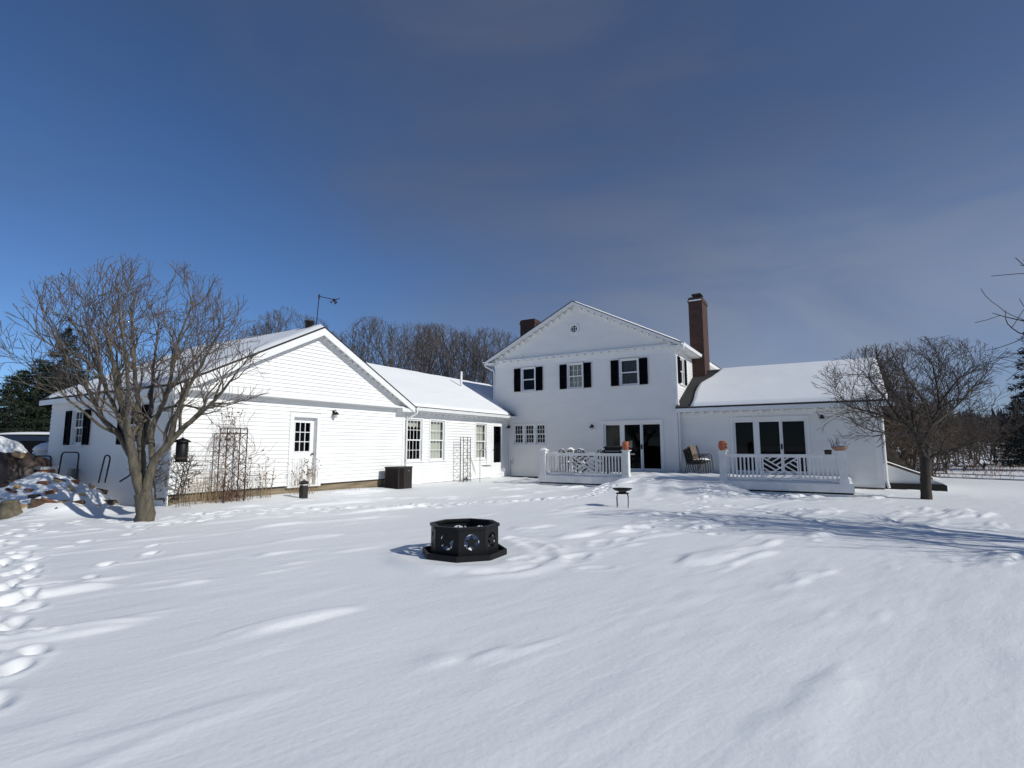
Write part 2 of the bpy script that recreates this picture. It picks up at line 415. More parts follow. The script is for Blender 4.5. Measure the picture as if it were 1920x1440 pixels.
for px_, py_, l_, w_, d_ in [(1290, 962, .2, .13, .045), (1330, 950, .17, .12, .045), (1370, 948, .2, .12, .045), (1410, 955, .2, .12, .035)]:
    q = px_ground(px_, py_); stamp(q[0], q[1], .7, l_, w_, d_)
Z += DENT+RIM*np.clip(1+DENT/.02, 0, 1)
def hz(x, y):
    """height of the finished sheet"""
    i = min(max(np.searchsorted(gx, x)-1, 0), len(gx)-2); j = min(max(np.searchsorted(gy, y)-1, 0), len(gy)-2)
    fx = (x-gx[i])/(gx[i+1]-gx[i]); fy = (y-gy[j])/(gy[j+1]-gy[j])
    return float((Z[i,j]*(1-fx)+Z[i+1,j]*fx)*(1-fy)+(Z[i,j+1]*(1-fx)+Z[i+1,j+1]*fx)*fy)
def hit(x, y, t0=1.0, t1=60):
    d = ray(x, y); t = t0
    while t < t1:
        if CAMZ+d[2]*t <= hz(d[0]*t, d[1]*t): return Vector((d[0]*t, d[1]*t, hz(d[0]*t, d[1]*t)))
        t += .03
    return Vector((d[0]*t1, d[1]*t1, 0))
nx, ny = len(gx), len(gy)
me = bpy.data.meshes.new('snow_ground')
co = np.stack([X, Y, Z], -1).reshape(-1, 3).astype(np.float32)
I = np.arange(nx*ny).reshape(nx, ny)
F = np.stack([I[:-1,:-1], I[1:,:-1], I[1:,1:], I[:-1,1:]], -1).reshape(-1, 4).astype(np.int32)
me.vertices.add(len(co)); me.vertices.foreach_set('co', co.ravel())
me.loops.add(F.size); me.loops.foreach_set('vertex_index', F.ravel())
me.polygons.add(len(F)); me.polygons.foreach_set('loop_start', np.arange(0, F.size, 4, dtype=np.int32))
me.polygons.foreach_set('use_smooth', np.ones(len(F), bool))
me.update(calc_edges=True); me.materials.append(MATS['snow'])
g = bpy.data.objects.new('snow_ground', me); col.objects.link(g); g['kind'] = 'structure'; g['label'] = 'snow covered lawn with wind ridges and footprints'

# ------------------------------------------------------------------ the house
house = thing('house', 'long white clapboard house with garage wing, two-storey gable and snow covered roofs', 'house', (0, 0, .1), True)
M_front = lambda u, w, z: (w, u, z)                       # garage / long wing: faces +b, u = la
M_main = lambda u, w, z: (u, -w, z)                       # main facade: faces -la, u = b
M_wing = lambda u, w, z: (u, .15-w, z)
M_gside = lambda u, w, z: (u, -16.2-w, z)                 # garage's shaded long side
M_right = lambda u, w, z: (8.45+w, u, z)                  # upper right side wall of the main house
M_wend = lambda u, w, z: (15.62+w, u, z)
def cut(lo, hi, holes, z0, z1):
    seg = [(lo, hi)]
    for (a, b, c, d) in holes:
        if d <= z0+.02 or c >= z1-.02: continue
        n = []
        for s, e in seg:
            if b <= s or a >= e: n.append((s, e)); continue
            if a > s: n.append((s, a))
            if b < e: n.append((b, e))
        seg = n
    return [q for q in seg if q[1]-q[0] > .02]
def sheath(mb, M, ulim, z0, z1, holes, w=-.012):
    zs = sorted(set([z0, z1]+[min(max(z, z0), z1) for h in holes for z in h[2:]]))
    for a, b in zip(zs[:-1], zs[1:]):
        if b-a < 1e-4: continue
        m = (a+b)/2
        l0, h0 = ulim(a); l1, h1 = ulim(b)
        for s, e in cut(*ulim(m), holes, a, b):
            lm, hm = ulim(m)
            p = lambda q, lo, hi: lo if abs(q-lm) < 1e-6 else (hi if abs(q-hm) < 1e-6 else q)
            mb.add([M(p(s, l0, h0), w, a), M(p(e, l0, h0), w, a), M(p(e, l1, h1), w, b), M(p(s, l1, h1), w, b)], [(0,1,2,3)])
def boards(M, ulim, z0, z1, course, holes, lap=.027):
    """clapboard pieces: list of wedge meshes"""
    res = []; z = z0
    while z < z1-.01:
        t = min(z+course, z1)
        lm, hm = ulim((z+t)/2); l0, h0 = ulim(z); l1, h1 = ulim(t)
        for s, e in cut(lm, hm, holes, z, t):
            q = lambda v, lo, hi: lo if abs(v-lm) < 1e-6 else (hi if abs(v-hm) < 1e-6 else v)
            a0, a1, b0, b1 = q(s, l0, h0), q(e, l0, h0), q(s, l1, h1), q(e, l1, h1)
            if b1-b0 < .01: b0 = b1 = (a0+a1)/2-.005; b1 += .01
            res.append([M(a0, -.01, z), M(a1, -.01, z), M(a1, lap, z-.006), M(a0, lap, z-.006),
                        M(b0, -.01, t), M(b1, -.01, t), M(b1, .003, t), M(b0, .003, t)])
        z = t
    return res
def window(M, u0, u1, z0, z1, cols=3, rows=2, double=True, curtain=None, case=.075, depth=1.0, muntin=True, m_trim='trim', split=None, valance=False, m_curtain='curtain'):
    mb = MB()
    for a, b, c, d in ((u0-case, u0, z0-.01, z1+case), (u1, u1+case, z0-.01, z1+case), (u0, u1, z1, z1+case)):
        mb.mbox(M, a, b, -.01, .035, c, d)
    mb.mbox(M, u0-case-.02, u1+case+.02, -.01, .055, z0-.055, z0-.01)            # sill
    mb.mbox(M, u0-.004, u0+.012, -.12, -.011, z0, z1); mb.mbox(M, u1-.012, u1+.004, -.12, -.011, z0, z1)
    mb.mbox(M, u0+.012, u1-.012, -.12, -.011, z1-.012, z1+.004); mb.mbox(M, u0+.012, u1-.012, -.12, -.011, z0-.012, z0+.012)
    win = part('window', mb, m_trim, house)
    zm = z0+(z1-z0)*.5 if split is None else split
    sets = [(z0+.012, zm+.02, -.085, -.045), (zm-.02, z1-.012, -.055, -.016)] if double else [(z0+.012, z1-.012, -.075, -.03)]
    gl = MB()
    for k, (a, b, w0, w1) in enumerate(sets):
        s = MB(); fr = .045
        uu0, uu1 = u0+.012, u1-.012
        s.mbox(M, uu0, uu0+fr, w0, w1, a, b); s.mbox(M, uu1-fr, uu1, w0, w1, a, b)
        s.mbox(M, uu0+fr, uu1-fr, w0, w1, a, a+(fr*1.5 if k == 0 else fr)); s.mbox(M, uu0+fr, uu1-fr, w0, w1, b-fr, b)
        part('sash', s, m_trim, win)
        if muntin:
            g_ = MB(); A0, A1, Z0, Z1 = uu0+fr, uu1-fr, a+fr, b-fr
            for c in range(1, cols): uc = A0+(A1-A0)*c/cols; g_.mbox(M, uc-.009, uc+.009, w0+.010, w1-.008, Z0, Z1)
            for r in range(1, rows): zc = Z0+(Z1-Z0)*r/rows; g_.mbox(M, A0, A1, w0+.012, w1-.006, zc-.009, zc+.009)
            part('muntin', g_, m_trim, win)
        wg = (w0+w1)/2-.004
        gl.add([M(uu0+.02, wg, a+.02), M(uu1-.02, wg, a+.02), M(uu1-.02, wg, b-.02), M(uu0+.02, wg, b-.02)], [(0,1,2,3)])
    part('pane', gl, 'window_glass', win)
    if curtain or valance:
        cm = MB(); n = 48
        zb, zt = (z0+.02, z1-.03) if curtain else (z1-.30, z1-.03)
        f = lambda s, t: M(u0+.03+(u1-u0-.06)*s, -.16+.018*math.sin(s*46+1.2*math.sin(s*13)), zb+(zt-zb)*t+(0 if curtain else .03*math.sin(s*25)*(1-t)))
        cm.grid(f, n, 3); part('curtain', cm, m_curtain, win, True)
    rm = MB(); d0 = -.121
    P = [M(u0-.05, d0, z0-.05), M(u1+.05, d0, z0-.05), M(u1+.05, d0, z1+.05), M(u0-.05, d0, z1+.05), M(u0-.3, -depth, z0-.3), M(u1+.3, -depth, z0-.3), M(u1+.3, -depth, z1+.2), M(u0-.3, -depth, z1+.2)]
    rm.add(P, [(4,5,6,7),(0,1,5,4),(1,2,6,5),(2,3,7,6),(3,0,4,7)])
    part('room', rm, 'room', win)
    return win
def shutters(M, u0, u1, z0, z1, wd=.36, gap=.10):
    for a in (u0-gap-wd, u1+gap):
        s = MB(); fr = .045
        s.mbox(M, a, a+fr, .033, .075, z0, z1); s.mbox(M, a+wd-fr, a+wd, .033, .075, z0, z1)
        for zc in (z0, (z0+z1)/2-.03, z1-.06): s.mbox(M, a+fr, a+wd-fr, .033, .075, zc, zc+.06)
        s.mbox(M, a+fr, a+wd-fr, .028, .036, z0, z1)
        n = int((z1-z0)/.055)
        for i in range(n):
            zc = z0+.05+(z1-z0-.1)*i/n
            s.hexa([M(a+fr,.037,zc+.03),M(a+wd-fr,.037,zc+.03),M(a+wd-fr,.066,zc),M(a+fr,.066,zc),M(a+fr,.037,zc+.042),M(a+wd-fr,.037,zc+.042),M(a+wd-fr,.066,zc+.012),M(a+fr,.066,zc+.012)])
        part('shutter', s, 'shutter', house)
def lamp(M, u, z):
    mb = MB(); w = .1
    mb.mbox(M, u-.05, u+.05, 0, .03, z-.02, z+.12)
    c = np.array(M(u, .15, z)); p0 = np.array(M(u, .03, z+.06)); p1 = np.array(M(u, .12, z+.14))
    mb.tube([p0, (p0+p1)/2+(0, 0, .03), p1, c+(0, 0, .06)], .012, 5)
    mb.lathe([(.012, .07), (.05, .055), (.10, .0), (.105, -.012), (.095, -.012)], c, 12)
    l = part('wall_lamp', mb, 'black_iron', house)
    g_ = MB(); g_.lathe([(.03, .0), (.055, -.03), (.06, -.08), (.035, -.115)], c, 10); part('lamp_glass', g_, 'lamp_glass', l, True)

# --- garage front (gable end) and the long wing
GZ0 = .43; GC, GH = -12.02, 4.40; GEZ, GPZ = 3.13, 5.41; GS = (GPZ-GEZ)/GH
door_hole = (-12.86, -11.72, .40, 2.63)      # rough opening with casing
g_holes = [door_hole]
wall = MB()
sheath(wall, M_front, lambda z: (-16.2, -7.78), GZ0-.03, 3.02, g_holes)
GW = .12                                     # the gable triangle stands proud of the wall below
M_gab = lambda u, w, z: (GW+w, u, z)
def gab(z, inset=.30):
    k = (GPZ-.20-z)/GS
    return (GC-k+inset*0, GC+k)
gl_ = lambda z: (max(-16.3, gab(z)[0]), min(-7.75, gab(z)[1]))
zg = np.linspace(3.0, GPZ-.22, 6)
for a, b_ in zip(zg[:-1], zg[1:]): sheath(wall, M_gab, gl_, a, b_, [])
holes_side = []
gside_win = [(-5.72, -4.98, 1.66, 2.70), (-2.30, -1.56, 1.66, 2.70)]
for h in gside_win: holes_side.append((h[0]-.08, h[1]+.08, h[2]-.06, h[3]+.08))
sheath(wall, M_gside, lambda z: (-7.42, 0), .0, 3.15, holes_side)
wall.add([(-7.42, -16.2, 0), (-7.42, -7.77, 0), (-7.42, -7.77, 3.1), (-7.42, -12.02, 5.2), (-7.42, -16.2, 3.1)], [(0,1,2,3,4)])
part('wall', wall, 'siding', house)
COURSE = .118
bl = boards(M_front, lambda z: (-16.2, -7.78), GZ0, 3.02, COURSE, g_holes)+boards(M_gab, gl_, 3.02, GPZ-.26, COURSE, [])
for p in bl: part('siding_board', MB().hexa(p), 'siding', house)
for p in boards(M_gside, lambda z: (-7.42, 0), .1, 3.1, .125, holes_side, .025): part('siding_board', MB().hexa(p), 'siding_shaded', house)
# long wing wall
L_Z0 = .13
bw_win = [(-7.62, -6.72, 1.02, 2.66), (-6.20, -5.28, 1.02, 2.66), (-2.93, -2.08, 1.00, 2.64)]
bw_door = (-1.62, -.58, .22, 2.78)
b_holes = [(a-.08, b_+.08, c-.06, d+.08) for a, b_, c, d in bw_win]+[bw_door]
M_bw = lambda u, w, z: (-.03+w, u, z)
wall = MB(); sheath(wall, M_bw, lambda z: (-7.76, 0), L_Z0-.03, 3.1, b_holes); part('wall', wall, 'siding', house)
for p in boards(M_bw, lambda z: (-7.74, -.0), L_Z0, 3.05, COURSE, b_holes, .036): part('siding_board', MB().hexa(p), 'siding', house)
# foundations
fd = MB(); fd.mbox(M_front, -16.2, -7.78, -.10, -.02, -.4, GZ0-.03); part('foundation', fd, 'fdn', house)
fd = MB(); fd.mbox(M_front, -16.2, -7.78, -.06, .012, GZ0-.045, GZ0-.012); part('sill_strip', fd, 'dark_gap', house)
fd = MB(); fd.mbox(M_bw, -7.76, -.02, -.10, -.01, -.4, L_Z0-.03); part('foundation', fd, 'fdn_blue', house)
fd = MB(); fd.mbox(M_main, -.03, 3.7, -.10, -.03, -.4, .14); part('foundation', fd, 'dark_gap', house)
# corner boards, frieze and cornice on the garage front
tr = MB()
tr.mbox(M_front, -16.215, -16.08, -.12, .03, GZ0-.01, 3.0); part('corner_board', tr, 'trim', house); tr = MB(); tr.mbox(M_front, -7.90, -7.765, -.12, .03, GZ0-.01, 3.0)
part('corner_board', tr, 'trim', house)
tr = MB(); tr.mbox(M_front, -16.30, -7.66, -.02, .30, 3.03, 3.085); tr.mbox(M_front, -16.28, -7.68, -.02, .20, 3.085, 3.12)
part('cornice', tr, 'trim', house)
tr = MB(); tr.mbox(M_front, -8.28, -7.64, -.02, .36, 2.90, 3.028); part('cornice_return', tr, 'trim', house)
# garage roof: two slopes, rake boards, soffit
RB0, RB1 = -7.80, .42
def slope_slab(mb, f, u0, u1, v0, v1, th):
    """f(u,v)->top point; thickness straight down"""
    P = [f(u0,v0), f(u1,v0), f(u1,v1), f(u0,v1)]
    mb.hexa([(x,y,z-th) for x,y,z in P]+P)
def gr(side):
    return lambda b_, t: (b_, GC+side*t*GH, GPZ-t*(GPZ-GEZ))
rf = MB()
for s in (-1, 1): slope_slab(rf, gr(s), RB0, RB1, 0, 1.0, .045)
groof = part('roof', rf, 'shingle', house)
fa = MB()
for s in (-1, 1):
    q0 = (GC, GPZ-.048); q1 = (GC+s*GH*.998, GEZ-.046)
    poly = [(q0[0], q0[1]), (q1[0], q1[1]), (q1[0], q1[1]-.20), (q0[0], q0[1]-.23)]
    if s < 0: poly = poly[::-1]
    fa.prism(poly, M_front, .365, .41)
part('rake_board', fa, 'trim', house)
sf = MB()
for s in (-1, 1):
    q0 = (GC, GPZ-.12); q1 = (GC+s*GH*.99, GEZ-.10)
    sf.add([M_front(q0[0], -.3, q0[1]), M_front(q0[0], .365, q0[1]), M_front(q1[0], .365, q1[1]), M_front(q1[0], -.3, q1[1])], [(0,1,2,3)])
    poly = [(GC, GPZ-.12), (GC+s*GH*.985, GEZ-.10), (GC+s*GH*.985, GEZ-.23), (GC, GPZ-.28)]
    if s < 0: poly = poly[::-1]
    sf.prism(poly, M_front, GW-.05, GW+.035)
part('soffit', sf, 'trim', house)
# eaves along the sides of the garage
ev = MB()
ev.box(RB0, .36, GC-GH+.02, -16.19, GEZ-.16, GEZ-.12); ev.box(RB0, .36, GC-GH-.012, GC-GH+.02, GEZ-.20, GEZ-.045)
ev.box(RB0, -.6, -7.77, GC+GH-.02, GEZ-.16, GEZ-.12)
part('eave', ev, 'trim', house)
bk = MB(); bk.box(0, .20, -.055, .055, -.10, 0); bmesh_g = mesh_of('bracket', bk, 'trim')
for s in (-1, 1):
    for i in range(17):
        t = .055+.90*i/16
        y = GC+s*t*GH; z = GPZ-t*(GPZ-GEZ)-.13
        inst('bracket', bmesh_g, house, (GW+.035, y, z))
# roof snow
def snow_on(f, u0, u1, v0, v1, nu, nv, th, parent, seed, edge=.10, lump=.045, ufun=None, thin=None):
    mb = MB()
    def g_(s, t):
        v = v0+(v1-v0)*t
        a, b_ = (u0, u1) if ufun is None else ufun(v)
        u = a+(b_-a)*s
        wob = .03*(vnoise(u*3+seed, v*9+seed)-.5)
        x, y, z = f(u, min(max(v+(wob if t > .9 else 0), min(v0, v1)), max(v0, v1)+.02))
        su = abs(b_-a); sv = abs(f(u, v1)[2]-f(u, v0)[2])*2.2+.01
        e = min(min(s, 1-s)*su, min(t+(.3 if thin == 'ridge' else 0), 1-t)*sv)
        k = math.sqrt(max(0, min(1, e/edge))*(2-min(1, e/edge)))
        return (x, y, z+.004+k*(th+lump*(fbm(u*.9+seed, v*5+seed, 3)-.45)*2))
    mb.grid(g_, nu, nv)
    o = part('roof_snow', mb, 'snow', parent, True); return o
for s, sd in ((-1, 3.3), (1, 8.1)):
    snow_on(gr(s), RB0+.04, RB1-.06, 0.0, .985, 50, 30, .085, house, sd, thin='ridge')
# long wing roof
LE, LR, LEZ, LRZ = .40, -3.05, 3.12, 5.10
LS = (LRZ-LEZ)/(LE-LR)
def ystart(b_): return -7.63-((LEZ+(LE-b_)*LS)-GEZ)/GS
def bwf(y, t):
    b_ = LE+(LR-LE)*(1-t)
    return (b_, y, LEZ+(LE-b_)*LS)
rf = MB()
tsplit = 1-(LE-(-.82))/(LE-LR)
for (t0, t1, ye) in ((0, tsplit, 3.6), (tsplit, 1.0, -.015)):
    n = 5
    for i in range(n):
        ta, tb = t0+(t1-t0)*i/n, t0+(t1-t0)*(i+1)/n
        pa, pb = bwf(0, ta), bwf(0, tb)
        q = [(pa[0], ystart(pa[0]), pa[2]), (pa[0], ye, pa[2]), (pb[0], ye, pb[2]), (pb[0], ystart(pb[0]), pb[2])]
        rf.hexa([(x, y, z-.05) for x, y, z in q]+q)
rf.hexa([(-6.5,-11.4,3.07),(-6.5,3.6,3.07),(LR,3.6,LRZ-.05),(LR,-11.4,LRZ-.05),(-6.5,-11.4,3.12),(-6.5,3.6,3.12),(LR,3.6,LRZ),(LR,-11.4,LRZ)])
part('roof', rf, 'shingle', house)
mb = MB()
def bws(s, t):
    b_ = LE-.02+(LR-.05-LE+.02)*(1-t)
    y0 = ystart(b_)+.06
    ye = 3.4 if b_ < -.86 else (-.03-.42*sstep(-.86, .40, b_)+.02*math.sin(b_*17))
    y = y0+(ye-y0)*s
    e = min(min(s, 1-s)*(ye-y0), (1-t)*3.9)
    k = math.sqrt(max(0, min(1, e/.1))*(2-min(1, e/.1)))
    return (b_, y, LEZ+(LE-b_)*LS+.004+k*(.085+.05*(fbm(y*.8, b_*1.1, 3)-.45)))
mb.grid(bws, 110, 50); part('roof_snow', mb, 'snow', house, True)
# eave of the long wing
ev = MB(); ev.box(.30, .36, -7.60, -.02, LEZ-.20, LEZ-.03); ev.box(-.03, .30, -7.70, -.02, LEZ-.19, LEZ-.15)
ev.box(-.03, .012, -7.70, -.02, LEZ-.40, LEZ-.19); part('eave', ev, 'trim', house)
def gutter(pts_fn, y0, y1, x, z, name='gutter'):
    pass
gt = MB(); gt.prism([(.365, LEZ-.03), (.365, LEZ-.15), (.44, LEZ-.15), (.475, LEZ-.03), (.465, LEZ-.03), (.43, LEZ-.14), (.375, LEZ-.14), (.375, LEZ-.03)], lambda u, w, z: (u, w, z), -7.60, -.04)
part('gutter', gt, 'trim', house)
bk = MB(); bk.box(0, .16, -.06, .06, -.09, 0); bm_l = mesh_of('bracket', bk, 'trim')
for i in range(19): inst('bracket', bm_l, house, (.013, -7.35+i*.39, LEZ-.192))
ds = MB(); ds.tube([(.42, -7.52, LEZ-.16), (.42, -7.53, LEZ-.26), (.10, -7.70, LEZ-.48), (.075, -7.72, LEZ-.60), (.075, -7.72, .35)], .036, 8); part('downspout', ds, 'trim', house)
# vent pipe through the snow, chimney stub and weather vane on the garage ridge
_d = ray(865, 728); _t = (LEZ+(LE+B0)*LS-CAMZ)/(_d[2]+LS*(_d@B)); _pb, _pl = to_house(_d[0]*_t, _d[1]*_t); _pz = CAMZ+_d[2]*_t
vp = MB(); vp.tube([(_pb, _pl, _pz-.2), (_pb, _pl, _pz+.86)], .06, 12); part('vent_pipe', vp, 'trim', house, True)
ck = MB(); ck.lathe([(.13, 0), (.13, .32), (.155, .32), (.155, .36), (.09, .36)], (-.28, GC-.05, GPZ-.10), 14); part('flue', ck, 'dark_gap', house, True)
vn = MB(); zb = GPZ-.05
vn.tube([(-.05, GC+.02, zb), (-.05, GC+.10, zb+1.20)], .014, 6)
vn.tube([(-.05, GC+.10, zb+1.14), (-.05, GC+.78, zb+1.18)], .013, 6)
vn.lathe([(.03, 0), (.03, .12), (.01, .14)], (-.05, GC+.10, zb+1.07), 8)
vn.box(-.065, -.035, GC+.66, GC+.76, zb+1.10, zb+1.20)
vn.hexa([(-.055, GC+.74, zb+1.15), (-.045, GC+.74, zb+1.15), (-.045, GC+.93, zb+1.25), (-.055, GC+.93, zb+1.25), (-.055, GC+.74, zb+1.20), (-.045, GC+.74, zb+1.20), (-.045, GC+.97, zb+1.29), (-.055, GC+.97, zb+1.29)])
for a in range(3): vn.lathe([(.005, -.03), (.035, 0), (.03, .03)], (-.05+.10*math.cos(a*2.1), GC+.72+.10*math.sin(a*2.1), zb+1.07), 6)
part('weather_vane', vn, 'black_iron', house)
# garage entry door
dr = MB(); u0, u1 = -12.72, -11.80; zb, zt = .50, 2.52
for a, b_ in ((-12.86, -12.72), (-11.86+.0, -11.72)): dr.mbox(M_front, a, b_, -.01, .04, GZ0+.0, 2.63)
dr.mbox(M_front, -12.72, -11.86, -.01, .04, 2.50, 2.63)
dr.mbox(M_front, -12.735, -12.715, -.16, -.011, GZ0, 2.52); dr.mbox(M_front, -11.865, -11.845, -.16, -.011, GZ0, 2.52); dr.mbox(M_front, -12.72, -11.86, -.16, -.011, 2.49, 2.515)
dr.mbox(M_front, -12.90, -11.70, -.12, .10, .36, .425); df = part('door_frame', dr, 'trim', house)
sl_ = MB(); d0, d1 = -12.715, -11.865; w0, w1 = -.155, -.115
gu0, gu1, gz0, gz1 = d0+.15, d1-.15, 1.45, 2.34
for a, b_, c, d in ((d0, gu0, .43, 2.49), (gu1, d1, .43, 2.49), (gu0, gu1, .43, gz0), (gu0, gu1, gz1, 2.49)): sl_.mbox(M_front, a, b_, w0, w1, c, d)
dslab = part('door', sl_, 'trim', house, label='white entry door with nine panes')
g_ = MB()
for c in (1, 2): uc = gu0+(gu1-gu0)*c/3; g_.mbox(M_front, uc-.011, uc+.011, -.14, -.108, gz0, gz1); zc = gz0+(gz1-gz0)*c/3; g_.mbox(M_front, gu0, gu1, -.139, -.109, zc-.011, zc+.011)
for a, b_, c, d in ((gu0-.03, gu0, gz0-.03, gz1+.03), (gu1, gu1+.03, gz0-.03, gz1+.03), (gu0, gu1, gz0-.03, gz0), (gu0, gu1, gz1, gz1+.03)): g_.mbox(M_front, a, b_, -.116, -.103, c, d)
part('muntin', g_, 'trim', dslab)
for i in range(3):
    for j in range(3):
        a = gu0+(gu1-gu0)*i/3; c = gz0+(gz1-gz0)*j/3; e = (gu1-gu0)/3; f_ = (gz1-gz0)/3
        p_ = MB(); p_.add([M_front(a, -.132, c), M_front(a+e, -.132, c), M_front(a+e, -.132, c+f_), M_front(a, -.132, c+f_)], [(0,1,2,3)]); part('pane', p_, 'window_glass', dslab)
g_ = MB()
for a in (d0+.12, d0+.47):
    for q in ((a, a+.26, .62, .64), (a, a+.26, 1.20, 1.22), (a, a+.02, .64, 1.20), (a+.24, a+.26, .64, 1.20)): g_.mbox(M_front, q[0], q[1], -.117, -.106, q[2], q[3])
part('panel_moulding', g_, 'trim', dslab)
kn = MB(); kn.tube([M_front(d1-.07, -.115, 1.36), M_front(d1-.07, -.06, 1.36)], .014, 6); kn.lathe([(.005, -.03), (.03, -.02), (.034, 0), (.03, .02), (.005, .03)], M_front(d1-.07, -.05, 1.36), 8); part('knob', kn, 'black_iron', dslab)
rm = MB(); P = [M_front(d0, -.156, .43), M_front(d1, -.156, .43), M_front(d1, -.156, 2.49), M_front(d0, -.156, 2.49), M_front(d0-.4, -1.4, .3), M_front(d1+.4, -1.4, .3), M_front(d1+.4, -1.4, 2.7), M_front(d0-.4, -1.4, 2.7)]
rm.add(P, [(4,5,6,7),(0,1,5,4),(1,2,6,5),(2,3,7,6),(3,0,4,7)]); part('room', rm, 'room', dslab)
lamp(M_front, -11.22, 2.66)
# windows and glass door of the long wing
window(M_bw, *bw_win[0], cols=4, rows=2, valance=True)
window(M_bw, *bw_win[1], cols=4, rows=2, curtain=True)
window(M_bw, *bw_win[2], cols=3, rows=2, curtain=True)
dm = MB(); a, b_, c, d = bw_door
for q in ((a, a+.17, c, d), (b_-.17, b_, c, d), (a+.17, b_-.17, 2.56, d), (a+.17, b_-.17, c, .80)): dm.mbox(M_bw, q[0], q[1], -.05, .03, q[2], q[3])
gd = part('door', dm, 'trim', house, label='white storm door with one tall pane')
p_ = MB(); p_.add([M_bw(a+.16, -.01, .78), M_bw(b_-.16, -.01, .78), M_bw(b_-.16, -.01, 2.58), M_bw(a+.16, -.01, 2.58)], [(0,1,2,3)]); part('pane', p_, 'window_glass', gd)
cm = MB(); cm.grid(lambda s, t: M_bw(a+.17+(.10+.24*abs(t-.35))*s, -.14+.012*math.sin(s*22), .85+1.7*t), 20, 14); part('curtain', cm, 'curtain', gd, True)
rm = MB(); P = [M_bw(a, -.06, c), M_bw(b_, -.06, c), M_bw(b_, -.06, d), M_bw(a, -.06, d), M_bw(a-.3, -1.3, c), M_bw(b_+.1, -1.3, c), M_bw(b_+.1, -1.3, d), M_bw(a-.3, -1.3, d)]
rm.add(P, [(4,5,6,7),(0,1,5,4),(1,2,6,5),(2,3,7,6),(3,0,4,7)]); part('room', rm, 'room', gd)
hd = MB(); hd.tube([M_bw(a+.09, .03, 1.42), M_bw(a+.09, .08, 1.42), M_bw(a+.17, .09, 1.42)], .013, 6); part('handle', hd, 'black_iron', gd)
# shaded side of the garage
for h in gside_win: window(M_gside, *h, cols=3, rows=2); shutters(M_gside, *h, wd=.36, gap=.09)
mt = MB(); mt.mbox(M_gside, -5.30, -5.02, .02, .20, .60, .95); mt.tube([M_gside(-5.16, .08, .6), M_gside(-5.16, .08, -.1)], .03, 6); part('meter_box', mt, 'grill_grey', house)

# --- main two-storey house
MC, MHW, MEZ, MPZ = 3.79, 5.06, 6.0, 8.54; MS = (MPZ-MEZ)/MHW
m_up = [(.78, 1.52, 4.34, 5.52), (3.36, 4.10, 4.33, 5.52), (5.98, 6.80, 4.32, 5.51)]
trip = [(.30, .82, 1.70, 2.66), (.93, 1.45, 1.70, 2.66), (1.56, 2.08, 1.70, 2.66)]
slide_m = (5.10, 7.76, .50, 2.62)
mholes = [(a-.08, b_+.08, c-.06, d+.08) for a, b_, c, d in m_up]+[(a-.05, b_+.05, c-.05, d+.05) for a, b_, c, d in trip]+[(slide_m[0]-.085, slide_m[1]+.085, slide_m[2]-.08, slide_m[3]+.085)]
RW = (3.70, 7.24, .26)
def mlim(z):
    if z <= 5.9: return (-.81, 8.45)
    k = (MPZ-.15-z)/MS
    return (max(-.81, MC-k), min(8.45, MC+k))
wall = MB()
sheath(wall, M_main, mlim, .10, 5.9, mholes)
zz = [5.9, 6.97, 7.51, 7.9, 8.34]
for a, b_ in zip(zz[:-1], zz[1:]): sheath(wall, M_main, mlim, a, b_, [(RW[0]-.2, RW[0]+.2, 7.04, 7.44)] if a == 6.97 else [])
sheath(wall, M_right, lambda z: (0, 8.3), 0, 6, [(.62, 1.56, 4.28, 5.60)])
wall.add([(-.798, 0, 0), (-.798, 8.3, 0), (-.798, 8.3, 6), (-.798, 0, 6)], [(0,1,2,3)])
wall.add([(-.798, 8.3, 0), (8.438, 8.3, 0), (8.438, 8.3, 6), (3.79, 8.3, 8.4), (-.798, 8.3, 6)], [(0,1,2,3,4)])
part('wall', wall, 'siding_shaded', house)
for p in boards(M_main, mlim, .12, 8.30, .125, mholes+[(RW[0]-.27, RW[0]+.27, RW[1]-.27, RW[1]+.27)], .025): part('siding_board', MB().hexa(p), 'siding_shaded', house)
rhole = [(.70-.08, 1.50+.08, 4.28, 5.60)]
for p in boards(M_right, lambda z: (.0, 8.3), 3.0, 5.86, .125, rhole): part('siding_board', MB().hexa(p), 'siding', house)
for k, h in enumerate(m_up):
    window(M_main, *h, cols=3, rows=2, curtain=(k >= 1), muntin=(k == 1), case=.05, m_curtain=('curtain', 'curtain', 'screen')[k])
    shutters(M_main, *h, wd=.36, gap=.085)
for h in trip: window(M_main, *h, cols=3, rows=2, case=.05)
window(M_right, .72, 1.46, 4.34, 5.52, cols=3, rows=2, muntin=False); shutters(M_right, .72, 1.46, 4.34, 5.52, wd=.34, gap=.06)
